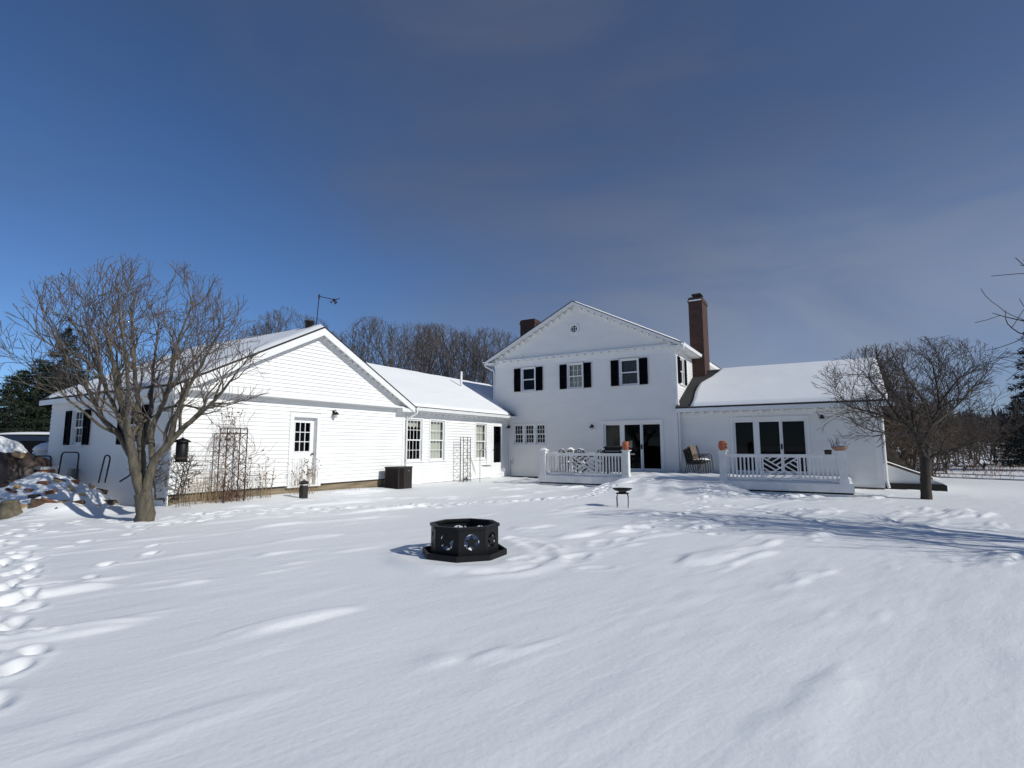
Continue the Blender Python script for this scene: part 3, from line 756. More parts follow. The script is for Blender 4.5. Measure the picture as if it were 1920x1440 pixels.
# round gable window
rw = MB(); n = 28
for r0, r1, w0, w1 in ((.18, .27, 0, .045), (.165, .185, -.06, .02)):
    vs = []
    for k in range(n):
        c, s = math.cos(2*math.pi*k/n), math.sin(2*math.pi*k/n)
        vs += [M_main(RW[0]+r0*c, w0, RW[1]+r0*s), M_main(RW[0]+r1*c, w0, RW[1]+r1*s), M_main(RW[0]+r1*c, w1, RW[1]+r1*s), M_main(RW[0]+r0*c, w1, RW[1]+r0*s)]
    rw.add(vs, [(4*k+a, 4*k+(a+1) % 4, 4*((k+1) % n)+(a+1) % 4, 4*((k+1) % n)+a) for k in range(n) for a in range(4)])
rwin = part('round_window', rw, 'trim', house)
g_ = MB()
for o in (-.06, .06): g_.mbox(M_main, RW[0]+o-.008, RW[0]+o+.008, -.04, -.015, RW[1]-.16, RW[1]+.16); g_.mbox(M_main, RW[0]-.16, RW[0]+.16, -.038, -.017, RW[1]+o-.008, RW[1]+o+.008)
part('muntin', g_, 'trim', rwin)
p_ = MB(); p_.add([M_main(RW[0]+.175*math.cos(2*math.pi*k/n), -.045, RW[1]+.175*math.sin(2*math.pi*k/n)) for k in range(n)], [tuple(range(n))]); part('pane', p_, 'window_glass', rwin)
rm = MB(); P = [M_main(RW[0]+a*.2, -.07, RW[1]+b_*.2) for a, b_ in ((-1,-1),(1,-1),(1,1),(-1,1))]+[M_main(RW[0]+a*.3, -.8, RW[1]+b_*.3) for a, b_ in ((-1,-1),(1,-1),(1,1),(-1,1))]
rm.add(P, [(4,5,6,7),(0,1,5,4),(1,2,6,5),(2,3,7,6),(3,0,4,7)]); part('room', rm, 'room', rwin)
# corner boards, cornice, brackets
tr = MB(); tr.mbox(M_main, 8.27, 8.475, -.02, .03, .15, 5.82); tr.box(8.445, 8.475, .0, .16, 2.9, 5.82); part('corner_board', tr, 'trim', house); tr = MB(); tr.mbox(M_main, -.835, -.70, -.02, .03, 3.4, 5.82); part('corner_board', tr, 'trim', house)
tr = MB(); tr.mbox(M_main, -.86, 8.50, -.01, .028, 5.66, 5.86); tr.mbox(M_main, -.95, 8.55, -.01, .16, 5.955, 6.01); tr.mbox(M_main, -.90, 8.52, -.01, .045, 5.86, 5.955); part('cornice', tr, 'trim', house)
bk = MB(); bk.box(-.065, .065, -.13, 0, -.085, 0); bm_m = mesh_of('bracket', bk, 'trim')
for i in range(23): inst('bracket', bm_m, house, (-.70+i*.408, -.046, 5.954))
rf = MB()
def mr_(s): return lambda y, t: (MC+s*t*MHW, y, MPZ-t*(MPZ-MEZ))
for s in (-1, 1): slope_slab(rf, mr_(s), -.40, 8.7, 0, 1, .045)
part('roof', rf, 'shingle', house)
fa = MB()
for s in (-1, 1):
    for (d0, d1, ww0, ww1, ex) in ((.046, .17, .33, .385, 1.0), (.14, .36, -.005, .03, .93)):
        poly = [(MC, MPZ-d0), (MC+s*MHW*ex, MPZ-(MPZ-MEZ)*ex-d0), (MC+s*MHW*ex, MPZ-(MPZ-MEZ)*ex-d1), (MC, MPZ-d1*1.05)]
        if s < 0: poly = poly[::-1]
        fa.prism(poly, M_main, ww0, ww1)
part('rake_board', fa, 'trim', house)
sf = MB()
for s in (-1, 1):
    q0 = (MC, MPZ-.13); q1 = (MC+s*MHW*.985, MEZ-.09)
    sf.add([M_main(q0[0], .0, q0[1]), M_main(q0[0], .34, q0[1]), M_main(q1[0], .34, q1[1]), M_main(q1[0], .0, q1[1])], [(0,1,2,3)])
sf.box(8.45, 8.80, .05, 8.6, MEZ-.19, MEZ-.15); sf.box(-1.23, -.81, .05, 8.6, MEZ-.19, MEZ-.15)
sf.box(8.80, 8.845, -.32, 3.28, MEZ-.20, MEZ-.04); sf.box(8.80, 8.845, 4.62, 8.65, MEZ-.20, MEZ-.04); sf.box(-1.262, -1.22, -.32, 8.65, MEZ-.20, MEZ-.04)
sf.mbox(M_main, 8.35, 8.80, .04, .33, MEZ-.20, MEZ-.10); sf.mbox(M_main, -1.22, -.75, .04, .33, MEZ-.20, MEZ-.10)
part('soffit', sf, 'trim', house)
for s in (-1, 1):
    for i in range(14):
        t = .055+.83*i/13
        inst('bracket', bm_m, house, (MC+s*t*MHW, -.031, MPZ-t*(MPZ-MEZ)-.20))
gp = [(0, 0), (0, -.12), (.08, -.12), (.115, 0), (.105, 0), (.07, -.11), (.01, -.11), (.01, 0)]
gt = MB(); gt.prism([(8.846+a, MEZ-.03+b_) for a, b_ in gp], lambda u, w, z: (u, w, z), -.40, 3.28); part('gutter', gt, 'trim', house)
gt = MB(); gt.prism([(-1.266-a, MEZ-.03+b_) for a, b_ in gp][::-1], lambda u, w, z: (u, w, z), -.40, 8.6); part('gutter', gt, 'trim', house)
ds = MB(); ds.tube([(8.90, -.30, MEZ-.14), (8.90, -.28, MEZ-.25), (8.55, -.10, MEZ-.45), (8.52, -.07, MEZ-.60), (8.52, -.07, 3.6), (8.56, -.09, 3.3), (8.56, -.09, .95)], .042, 8); part('downspout', ds, 'trim', house)
ds = MB(); ds.tube([(-1.32, -.30, MEZ-.14), (-1.30, -.28, MEZ-.25), (-.90, -.08, MEZ-.50), (-.88, -.06, MEZ-.65), (-.88, -.06, 3.72)], .040, 8); part('downspout', ds, 'trim', house)
for s, sd in ((-1, 2.2), (1, 5.5)): snow_on(mr_(s), -.34, 8.6, .02, .985, 40, 30, .06 if s > 0 else .03, house, sd, thin='ridge', lump=.02)
vb = MB(); vb.mbox(M_main, .62, .80, 0, .05, 6.05, 6.22); vb.mbox(M_main, .65, .77, .05, .06, 6.08, 6.19); part('gable_vent', vb, 'trim', house)
# chimneys
def chimney(x0, x1, y0, y1, z0, z1, cap):
    c = MB(); c.box(x0, x1, y0, y1, z0, z1-.22); c.box(x0-.03, x1+.03, y0-.03, y1+.03, z1-.22, z1-.12); c.box(x0-.01, x1+.01, y0-.01, y1+.01, z1-.12, z1)
    ch = part('chimney', c, 'brick', house)
    t = MB(); xm, ym = (x0+x1)/2, (y0+y1)/2
    t.box(x0+.04, x1-.04, y0+.06, y1-.06, z1, z1+.05)
    if cap:
        for a in (-.14, .14):
            for b_ in (-.18, .18): t.box(xm+a-.015, xm+a+.015, ym+b_-.015, ym+b_+.015, z1+.05, z1+.22)
        t.hexa([(xm-.24, ym-.30, z1+.22), (xm+.24, ym-.30, z1+.22), (xm+.24, ym+.30, z1+.22), (xm-.24, ym+.30, z1+.22), (xm-.2, ym-.26, z1+.30), (xm+.2, ym-.26, z1+.30), (xm+.2, ym+.26, z1+.30), (xm-.2, ym+.26, z1+.30)])
    part('chimney_cap', t, 'dark_gap', ch)
    if cap:
        s = MB(); s.box(x0+.03, x1-.02, y0-.045, y0-.031, z1-.17, z1-.11); part('snow_rim', s, 'snow', ch)
chimney(8.40, 9.05, 3.30, 4.55, 3.0, 8.85, True)
chimney(-1.06, -.12, 3.0, 3.75, 5.2, 8.83, False)
# sliding doors
def slider(M, u0, u1, z0, z1, label):
    fr = MB(); c = .085
    fr.mbox(M, u0-c, u0, -.01, .045, z0-.07, z1+c); fr.mbox(M, u1, u1+c, -.01, .045, z0-.07, z1+c); fr.mbox(M, u0, u1, -.01, .045, z1, z1+c); fr.mbox(M, u0-c-.02, u1+c+.02, -.01, .07, z1+c, z1+c+.03)
    fr.mbox(M, u0, u1, -.14, .05, z0-.07, z0)
    fr.mbox(M, u0-.002, u0+.03, -.14, -.011, z0, z1); fr.mbox(M, u1-.03, u1+.002, -.14, -.011, z0, z1); fr.mbox(M, u0+.03, u1-.03, -.14, -.011, z1-.03, z1+.002)
    sd = part('sliding_door', fr, 'trim', house, label=label)
    wdt = (u1-u0-.06); e = [u0+.03, u0+.03+wdt*.30, u0+.03+wdt*.345, u0+.03+wdt*.665, u0+.03+wdt*.665, u1-.03]
    po = MB(); po.mbox(M, e[1], e[2], -.13, -.02, z0, z1-.03); part('mullion', po, 'trim', sd)
    for k in range(3):
        a, b_ = e[2*k], e[2*k+1]; w0, w1 = ((-.10, -.05), (-.07, -.02), (-.12, -.072))[k]
        p_ = MB(); s = .055
        for q in ((a, a+s, z0, z1-.03), (b_-s, b_, z0, z1-.03), (a+s, b_-s, z1-.03-s, z1-.03), (a+s, b_-s, z0, z0+s*1.8)): p_.mbox(M, q[0], q[1], w0, w1, q[2], q[3])
        pn = part('door_panel', p_, 'trim', sd)
        gl = MB(); wg = (w0+w1)/2; gl.add([M(a+s-.01, wg, z0+.12), M(b_-s+.01, wg, z0+.12), M(b_-s+.01, wg, z1-.09), M(a+s-.01, wg, z1-.09)], [(0,1,2,3)]); part('pane', gl, 'window_glass', pn)
    hd = MB(); hd.mbox(M, e[3]-.03, e[3]+.03, -.02, .03, z0+.95, z0+1.15); part('handle', hd, 'black_iron', sd)
    rm = MB(); d0 = -.145; dd = -3.2
    P = [M(u0-.02, d0, z0-.05), M(u1+.02, d0, z0-.05), M(u1+.02, d0, z1+.05), M(u0-.02, d0, z1+.05), M(u0-.6, dd, z0-.05), M(u1+.3, dd, z0-.05), M(u1+.3, dd, z1+.3), M(u0-.6, dd, z1+.3)]
    rm.add(P, [(4,5,6,7),(0,1,5,4),(1,2,6,5),(2,3,7,6),(3,0,4,7)]); part('room', rm, 'room', sd)
    return sd
sd1 = slider(M_main, *slide_m, 'glass sliding door under the two-storey gable')
cm = MB(); cm.grid(lambda s, t: M_main(5.14+.78*s, -.30+.02*math.sin(s*20), .6+1.98*t), 22, 3); part('curtain', cm, 'fabric_tan', sd1, True)
pap = MB(); pap.mbox(M_main, 6.30, 6.42, -.06, -.055, 1.5, 1.82); part('paper_note', pap, 'curtain', sd1)
lamp(M_main, 4.55, 2.45); lamp(M_main, .02, 2.52)
# --- right wing
WE, WR, WEZ, WRZ = -.35, 3.85, 3.20, 5.18
slide_w = (10.65, 13.30, .50, 2.62)
wholes = [(slide_w[0]-.085, slide_w[1]+.085, slide_w[2]-.08, slide_w[3]+.085)]
wall = MB(); sheath(wall, M_wing, lambda z: (8.45, 15.62), .08, 3.1, wholes)
wall.add([(15.61, .16, .0), (15.61, 7.5, .0), (15.61, 7.5, 3.1), (15.61, 3.85, 5.0), (15.61, .16, 3.1)], [(0,1,2,3,4)])
wall.add([(8.45, 7.5, 0), (15.61, 7.5, 0), (15.61, 7.5, 3.1), (8.45, 7.5, 3.1)], [(0,1,2,3)])
part('wall', wall, 'siding_shaded', house)
for p in boards(M_wing, lambda z: (8.46, 15.42), .36, 2.95, .125, wholes, .025): part('siding_board', MB().hexa(p), 'siding_shaded', house)
tr = MB(); tr.mbox(M_wing, 15.42, 15.64, -.02, .03, .12, 3.0); tr.mbox(M_wing, 14.6, 15.42, -.01, .025, .12, .36); tr.box(15.612, 15.64, .15, .30, .12, 3.0); part('corner_board', tr, 'trim', house)
tr = MB(); tr.mbox(M_wing, 8.47, 15.64, -.01, .028, 2.78, 3.0); tr.box(8.47, 16.05, WE+.02, .15, WEZ-.19, WEZ-.15); tr.box(8.47, 16.07, WE-.012, WE+.02, WEZ-.20, WEZ-.046)
part('eave', tr, 'trim', house)
fd = MB(); fd.mbox(M_wing, 14.5, 15.60, -.10, -.02, -.4, .12); fd.box(15.5, 15.60, .26, 7.5, -.4, .3); part('foundation', fd, 'fdn', house)
for i in range(19): inst('bracket', bm_m, house, (8.75+i*.375, .121, WEZ-.192))
def wr_(s): return lambda b_, t: (b_, WR+(WE-WR)*t, WRZ-t*(WRZ-WEZ)) if s else (b_, WR+(8.05-WR)*t, WRZ-t*(WRZ-WEZ))
rf = MB(); slope_slab(rf, wr_(1), 8.47, 16.10, 0, 1, .05); slope_slab(rf, wr_(0), 8.47, 16.10, 0, 1, .05); part('roof', rf, 'shingle', house)
fa = MB(); fa.hexa([(16.03, WE, WEZ-.22), (16.085, WE, WEZ-.22), (16.085, WR, WRZ-.24), (16.03, WR, WRZ-.24), (16.03, WE, WEZ-.052), (16.085, WE, WEZ-.052), (16.085, WR, WRZ-.052), (16.03, WR, WRZ-.052)]); part('rake_board', fa, 'trim', house)
sf = MB(); sf.add([(15.6, WE, WEZ-.15), (16.04, WE, WEZ-.15), (16.04, WR, WRZ-.15), (15.6, WR, WRZ-.15)], [(0,1,2,3)]); part('soffit', sf, 'trim', house)
# snow on the right wing, slid back in a curve from the two-storey wall
mb = MB()
def wsn(s, t):
    left = 9.02+.05*math.sin(t*9)+.55*(1-sstep(.0, .55, t))*0+ (.62*max(0, .42-t)/.42 if t < .42 else 0) + .10*max(0, t-.75)
    if t < .30: left = max(left, 9.20)
    rgt = 15.93
    y0 = t*.985
    x = left+(rgt-left)*s
    p = wr_(1)(x, y0)
    e = min(min(s, 1-s)*(rgt-left), (1-t)*4.6)
    k = math.sqrt(max(0, min(1, e/.16))*(2-min(1, e/.16)))
    return (p[0]+.03*(vnoise(t*30, 3.3)-.5)*(1-s), p[1], p[2]+.004+k*(.13+.05*(fbm(x*.7, t*4, 3)-.45)))
mb.grid(wsn, 80, 50); part('roof_snow', mb, 'snow', house, True)
snow_on(wr_(0), 8.5, 16.0, 0.0, .98, 30, 15, .1, house, 4.4, thin='ridge')
slider(M_wing, *slide_w, 'glass sliding door of the low right wing')
lamp(M_wing, 13.83, 2.62)
# bulkhead hatch against the end wall
hb = MB(); hb.prism([(15.64, -.1), (17.35, -.1), (17.35, .26), (15.64, .95)], lambda u, w, z: (u, w, z), .55, 2.1); bh = part('cellar_hatch', hb, 'deck_paint', house)
hb = MB(); hb.prism([(15.66, -.2), (17.42, -.2), (17.42, .20), (17.36, .24), (15.66, .24)], lambda u, w, z: (u, w, z), .44, .548); part('hatch_skirt', hb, 'dark_gap', bh)
hs = MB(); hs.grid(lambda s, t: (15.7+1.62*s, .6+1.45*t, .95-.66*s+.07+.03*math.sin(t*3.1)), 12, 6); part('hatch_snow', hs, 'snow', bh, True)
ds = MB(); ds.tube([(15.70, .12, 2.95), (15.70, .10, .35), (15.74, -.02, .10)], .045, 8); part('downspout', ds, 'trim', house)

# ------------------------------------------------------------------ deck with railings
deck = thing('deck', 'grey white timber deck with snow along the foot of the house', 'deck', (9.1, -1.8, .0), True)
DX0, DX1, DY = 3.60, 14.62, -3.60
d = MB(); d.box(DX0, DX1, DY+.03, -.04, .33, .405); part('deck_floor', d, 'deck_paint', deck)
d = MB(); d.box(DX0, 9.1, DY, DY+.028, .13, .40); part('fascia_board', d, 'deck_paint', deck)
d = MB(); d.box(9.104, DX1, DY, DY+.028, .13, .40); part('fascia_board', d, 'deck_paint', deck)
d = MB(); d.box(DX0, DX0+.028, DY+.03, -.04, .13, .33); d.box(DX1-.028, DX1, DY+.03, .1, .13, .33); part('fascia_board', d, 'deck_paint', deck)
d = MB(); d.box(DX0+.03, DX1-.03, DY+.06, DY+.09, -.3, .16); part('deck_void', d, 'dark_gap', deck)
d = MB(); d.box(DX0+.02, DX1-.02, DY+.01, DY+.045, -.35, .075); part('skirt_board', d, 'deck_paint', deck)
dsn = MB()
def dsf(s, t):
    x = DX0+.03+(DX1-DX0-.06)*s; y = DY+.02+(3.5)*t
    e = min(min(s, 1-s)*(DX1-DX0), min(t, 1)*3.5)
    k = math.sqrt(max(0, min(1, e/.12))*(2-min(1, e/.12)))
    op = sstep(6.9, 7.8, x)*(1-sstep(10.2, 11.2, x))
    return (x, y, .409+k*(.05+.02*op+.05*(fbm(x*1.9, y*1.9, 3)-.45)+.015*op*math.sin((x+.4*y)*8)))
dsn.grid(dsf, 200, 60); part('deck_snow', dsn, 'snow', deck, True)
RY = -3.46
POSTS = [3.80, 7.33, 10.82, 14.36]
for i, px_ in enumerate(POSTS):
    p = MB(); h = .115
    p.box(px_-h, px_+h, RY-h, RY+h, .38, 1.40); p.box(px_-h-.018, px_+h+.018, RY-h-.018, RY+h+.018, .38, .52)
    p.box(px_-h-.045, px_+h+.045, RY-h-.045, RY+h+.045, 1.40, 1.435)
    for a in (-.07, .045): p.box(px_+a, px_+a+.025, RY-h-.010, RY-h, .56, 1.34)
    po = part('post', p, 'deck_paint', deck)
    c = MB(); t = h+.03
    c.add([(px_-t, RY-t, 1.436), (px_+t, RY-t, 1.436), (px_+t, RY+t, 1.436), (px_-t, RY+t, 1.436), (px_-.03, RY-.03, 1.52), (px_+.03, RY-.03, 1.52), (px_+.03, RY+.03, 1.52), (px_-.03, RY+.03, 1.52)],
          [(0,1,5,4),(1,2,6,5),(2,3,7,6),(3,0,4,7),(4,5,6,7)] if i == 0 else [(0,1,2,3)])
    if i == 0: part('snow_cap', c, 'snow', po)
def railing(x0, x1):
    r = MB(); r.box(x0, x1, RY-.055, RY+.055, 1.265, 1.31); r.box(x0, x1, RY-.025, RY+.025, 1.20, 1.264); part('top_rail', r, 'deck_paint', deck)
    r = MB(); r.box(x0, x1, RY-.035, RY+.035, .47, .53); part('bottom_rail', r, 'deck_paint', deck)
    c = (x0+x1)/2; pw = .52
    bal = MB(); bal.box(-.025, .025, -.022, .022, 0, .67); bm_ = mesh_of('baluster', bal, 'deck_paint')
    n = 9
    for s in (0, 1):
        a, b_ = (x0, c-pw) if s == 0 else (c+pw, x1)
        for k in range(n): inst('baluster', bm_, deck, (a+(b_-a)*(k+.5)/n, RY, .53))
    z0, z1 = .53, 1.20; zm = (z0+z1)/2; hh = (z1-z0)/2
    f = lambda s, t: (c+s*pw, RY, zm+t*hh)
    for e in (-1, 1): part('panel_stile', MB().box(c+e*pw-.022, c+e*pw+.022, RY-.022, RY+.022, z0, z1), 'deck_paint', deck)
    segs = [((-1, 1), (1, -1), 0), ((-1, -1), (1, 1), .004)]
    for q in (.5, 1.0, 1.5):
        segs += [((-1, 1-q), (-q/2, -q/2), -.003), ((1, q-1), (q/2, q/2), -.003), ((-q/2, q/2), (1-q, 1), -.005), ((q/2, -q/2), (q-1, -1), -.005)]
    for a, b_, o in segs:
        p, q_ = np.array(f(*a)), np.array(f(*b_)); p[1] += o; q_[1] += o
        part('lattice_bar', MB().bar(p, q_, .046, .040), 'deck_paint', deck)
railing(POSTS[0]+.115, POSTS[1]-.115); railing(POSTS[2]+.115, POSTS[3]-.115)
# short side railing on the left
sr = MB(); sr.box(3.76, 3.84, RY+.12, -.9, 1.26, 1.31); part('top_rail', sr, 'deck_paint', deck)
sr = MB(); sr.box(3.77, 3.83, RY+.12, -.9, .47, .53); part('bottom_rail', sr, 'deck_paint', deck)
bal = MB(); bal.box(-.021, .021, -.021, .021, 0, .73); bm_ = mesh_of('baluster', bal, 'deck_paint')
for k in range(15): inst('baluster', bm_, deck, (3.8, RY+.22+k*.158, .53))
p = MB(); p.box(3.69, 3.91, -.95, -.73, .38, 1.40); p.box(3.645, 3.955, -.995, -.685, 1.40, 1.435); po = part('post', p, 'deck_paint', deck)
c = MB(); c.add([(3.66, -.98, 1.436), (3.94, -.98, 1.436), (3.94, -.70, 1.436), (3.66, -.70, 1.436), (3.78, -.86, 1.54), (3.82, -.86, 1.54), (3.82, -.82, 1.54), (3.78, -.82, 1.54)], [(0,1,5,4),(1,2,6,5),(2,3,7,6),(3,0,4,7),(4,5,6,7)]); part('snow_cap', c, 'snow', po)

# ------------------------------------------------------------------ things on the deck
def free(name, label, cat, loc, rz=0.0, group=None):
    o = thing(name, label, cat, (0, 0, 0), False, group, origin=(0, 0, 0))
    o.location = loc; o.rotation_euler = (0, 0, rz)
    return o
def clone(root, loc, rz, label=None):
    r = root.copy(); col.objects.link(r); r.location = loc; r.rotation_euler = (0, 0, rz)
    if label: r['label'] = label
    for ch in list(root.children):
        c = ch.copy(); col.objects.link(c); c.parent = r
        for q in list(ch.children):
            e = q.copy(); col.objects.link(e); e.parent = c
    return r
def face_pot(b_, la, z, rz, label):
    t = free('face_lantern', label, 'lantern', W(b_, la, z), rz)
    m = MB(); m.lathe([(.085, 0), (.10, .02), (.135, .10), (.145, .19), (.125, .27), (.105, .30), (.115, .325), (.095, .325), (.09, .30)], (0, 0, 0), 20)
    part('pot', m, 'terracotta', t, True)
    for a, zz_, r_ in ((-1.05, .21, .032), (-.35, .22, .032), (-.70, .155, .022)):
        h = MB(); c = np.array([.138*math.cos(a), .138*math.sin(a), zz_]); n = np.array([math.cos(a), math.sin(a), 0]); s = np.array([-n[1], n[0], 0])
        h.add([c+n*.008+s*r_*math.cos(k*math.pi/5)+np.array([0, 0, r_*1.1*math.sin(k*math.pi/5)]) for k in range(10)]+[c-n*.03], [(k, (k+1) % 10, 10) for k in range(10)]+[tuple(range(10))]); part('eye_hole', h, 'dark_gap', t)
    h = MB(); pts = [(.148*math.cos(a), .148*math.sin(a), .085+.03*((a+.7)/.5)**2) for a in np.linspace(-1.2, -.2, 9)]; h.tube(pts, .014, 5); part('mouth', h, 'dark_gap', t)
    return t
face_pot(7.33, RY, 1.436, .2, 'terracotta face lantern on the deck post before the two-storey house')
face_pot(10.82, RY, 1.436, -.3, 'terracotta face lantern on the deck post beside the stacked chairs')
pl = free('planter_bowl', 'low clay planter with dead stalks and snow on the deck corner post', 'planter', W(14.30, RY, 1.436), 0)
m = MB(); m.lathe([(.13, 0), (.20, .05), (.235, .13), (.215, .13), (.19, .10)], (0, 0, 0), 20); part('bowl', m, 'planter', pl, True)
m = MB(); m.lathe([(.20, .10), (.17, .16), (.10, .21), (.02, .225)], (.03, 0, 0), 16); part('snow_cap', m, 'snow', pl, True)
m = MB()
for k in range(26):
    a = rng.random()*6.28; r = .06+.14*rng.random(); hgt = .12+.2*rng.random()
    m.tube([(r*math.cos(a), r*math.sin(a), .08), (r*1.2*math.cos(a), r*1.2*math.sin(a), .08+hgt*.6), (r*1.6*math.cos(a)+.02, r*1.6*math.sin(a), .08+hgt)], .006, 4)
part('dead_stalks', m, 'rust_iron', pl)
m = MB(); m.lathe([(.09, 0), (.11, .12), (.12, .13), (.05, .15)], (0, 0, 0), 12)
o = solo('flower_pot', m, 'dark_gap', 'small dark flower pot behind the clay planter at the rail', 'pot', (0, 0, 0), smooth=True); o.location = W(13.98, RY+.0, 1.31)

# stacked sling chairs
def sling_chair(lab):
    t = free('patio_chair', lab, 'chair', (0, 0, 0), 0, 'stacked patio chairs')
    for s in (-1, 1):
        f = MB(); y = .27*s
        f.tube([(.30, y, 0), (.27, y, .40), (.24, y, .60), (.16, y, .655), (-.12, y, .65), (-.22, y, .62)], .016, 6)
        part('arm', f, 'chair_frame', t)
        f = MB(); f.tube([(-.34, y, 0), (-.24, y, .40), (-.30, y, .70), (-.40, y, .99)], .016, 6); part('back_frame', f, 'chair_frame', t)
        f = MB(); f.tube([(-.24, y*.95, .40), (.10, y*.95, .43), (.29, y*.95, .42)], .015, 6); part('seat_frame', f, 'chair_frame', t)
    f = MB(); f.grid(lambda s, q: ((-.24-.16*s-.02*math.sin(s*3.1)), -.25+.5*q, .42+.58*s), 8, 3); part('backrest', f, 'fabric_tan', t, True)
    f = MB(); f.grid(lambda s, q: ((-.24+.53*s), -.25+.5*q, .41+.02*s-.03*math.sin(s*3.1)), 8, 3); part('seat', f, 'fabric_tan', t, True)
    return t
ch0 = sling_chair('tan sling patio chair on top of the stack by the wing wall')
RZ0 = -YAW-.35
sm = MB(); sm.grid(lambda s, q: (-.20+.46*s, -.24+.48*q, .43+.07*math.sin(min(1, 2.5*min(s, 1-s))*1.57)*math.sin(min(1, 3*min(q, 1-q))*1.57)), 14, 12); sn = part('seat_snow', sm, 'snow', ch0, True)
base = W(9.45, -.75, .44)
fwd = Vector((math.cos(RZ0), math.sin(RZ0), 0))
ch0.location = base+fwd*.14+Vector((0, 0, .16)); ch0.rotation_euler = (0, 0, RZ0)
for k in range(3):
    c = clone(ch0, base-fwd*(.10*k-.04)*1.0+Vector((0, 0, .10-.05*k)), RZ0, 'tan sling patio chair '+('second from the top of', 'third from the top of', 'at the bottom of')[k]+' the stack by the wing wall')
    for q in list(c.children):
        if q.name.startswith('seat_snow'): bpy.data.objects.remove(q)
# iron patio set
tb = free('patio_table', 'dark iron patio table with snow behind the left railing', 'table', W(5.25, -1.95, .44))
m = MB(); m.lathe([(.58, .70), (.60, .71), (.60, .735), (.55, .735)], (0, 0, 0), 24); part('table_top', m, 'black_iron', tb)
for k in range(4):
    a = .5+k*1.5708; m = MB(); m.tube([(.45*math.cos(a), .45*math.sin(a), 0), (.25*math.cos(a), .25*math.sin(a), .35), (.42*math.cos(a), .42*math.sin(a), .70)], .02, 6); part('leg', m, 'black_iron', tb)
m = MB(); m.lathe([(.56, .736), (.54, .80), (.40, .84), (.1, .86)], (0, 0, 0), 24); part('table_snow', m, 'snow', tb, True)
def iron_chair(lab):
    t = free('iron_chair', lab, 'chair', (0, 0, 0), 0, 'iron chairs round the patio table')
    m = MB(); m.box(-.22, .22, -.22, .22, .42, .45); part('seat', m, 'black_iron', t)
    for x, y in ((.2, .2), (.2, -.2), (-.2, .2), (-.2, -.2)): part('leg', MB().tube([(x*1.1, y*1.1, 0), (x, y, .42)], .016, 5), 'black_iron', t)
    m = MB(); m.tube([(-.20, -.22, .44), (-.25, -.23, .85), (-.26, -.15, .98), (-.27, 0, 1.02), (-.26, .15, .98), (-.25, .23, .85), (-.20, .22, .44)], .017, 6)
    for y in (-.14, -.05, .05, .14): m.tube([(-.20, y, .45), (-.23, y+.03, .62), (-.24, y-.03, .80), (-.26, y*.9, .98)], .011, 4)
    for zc in (.58, .74, .88): m.tube([(-.225, -.22, zc), (-.235, -.1, zc+.03), (-.235, 0, zc), (-.235, .1, zc+.03), (-.225, .22, zc)], .010, 4)
    part('backrest', m, 'black_iron', t)
    for s in (-1, 1): part('arm', MB().tube([(-.23, .22*s, .66), (.05, .25*s, .68), (.19, .23*s, .64), (.20, .21*s, .44)], .014, 5), 'black_iron', t)
    m = MB(); m.grid(lambda s, q: (-.20+.4*s, -.2+.4*q, .455+.09*math.sin(3.14*max(.02, min(.98, s)))**.5*math.sin(3.14*max(.02, min(.98, q)))**.5), 8, 8); part('seat_snow', m, 'snow', t, True)
    m = MB(); m.tube([(-.255, -.16, 1.0), (-.265, 0, 1.045), (-.255, .16, 1.0)], .026, 6); part('back_snow', m, 'snow', t, True)
    return t
ic = iron_chair('dark iron patio chair with snow on seat and back round the patio table')
spots = [(4.45, -2.65, 1.05), (5.25, -2.95, 1.7), (6.05, -2.55, 2.4), (4.35, -1.55, -.1), (5.3, -1.0, -1.5), (6.1, -1.5, -2.7)]
for k, (b_, la, r) in enumerate(spots):
    if k == 0: ic.location = W(b_, la, .44); ic.rotation_euler = (0, 0, r-YAW)
    else: clone(ic, W(b_, la, .44), r-YAW)
gr_ = free('gas_grill', 'black gas grill with closed lid behind the left railing', 'grill', W(6.55, -2.55, .44), -YAW)
m = MB(); m.box(-.42, .42, -.26, .26, .12, .70); part('cart', m, 'black_iron', gr_)
m = MB(); m.box(-.75, -.43, -.24, .24, .80, .85); m.box(.43, .75, -.24, .24, .80, .85); part('side_shelf', m, 'grill_grey', gr_)
lid = MB(); prof = [(-.28, .80), (-.28, .98), (-.20, 1.10), (0, 1.15), (.18, 1.12), (.27, 1.0), (.28, .80)]
lid.prism(prof, lambda u, w, z: (w, u, z), -.38, .38); l_ = part('lid', lid, 'black_iron', gr_)
for s in (-1, 1):
    e = MB(); e.prism(prof, lambda u, w, z: (w, u*1.02, z), .381*s, .42*s); part('lid_end', e, 'grill_grey', l_)
m = MB(); m.tube([(-.30, -.33, .95), (.30, -.33, .95)], .015, 6); m.bar((-.28, -.33, .95), (-.28, -.27, .95), .02); m.bar((.28, -.33, .95), (.28, -.27, .95), .02); part('handle', m, 'steel', l_)
m = MB(); m.box(-.40, .40, -.30, .28, .70, .80); part('firebox', m, 'grill_grey', gr_)
for x in (-.36, .36): part('wheel', MB().tube([(x-.03, .2, .09), (x+.03, .2, .09)], .09, 12), 'tyre', gr_)
for x in (-.38, .38): part('leg', MB().box(x-.02, x+.02, -.24, -.20, 0, .12), 'black_iron', gr_)

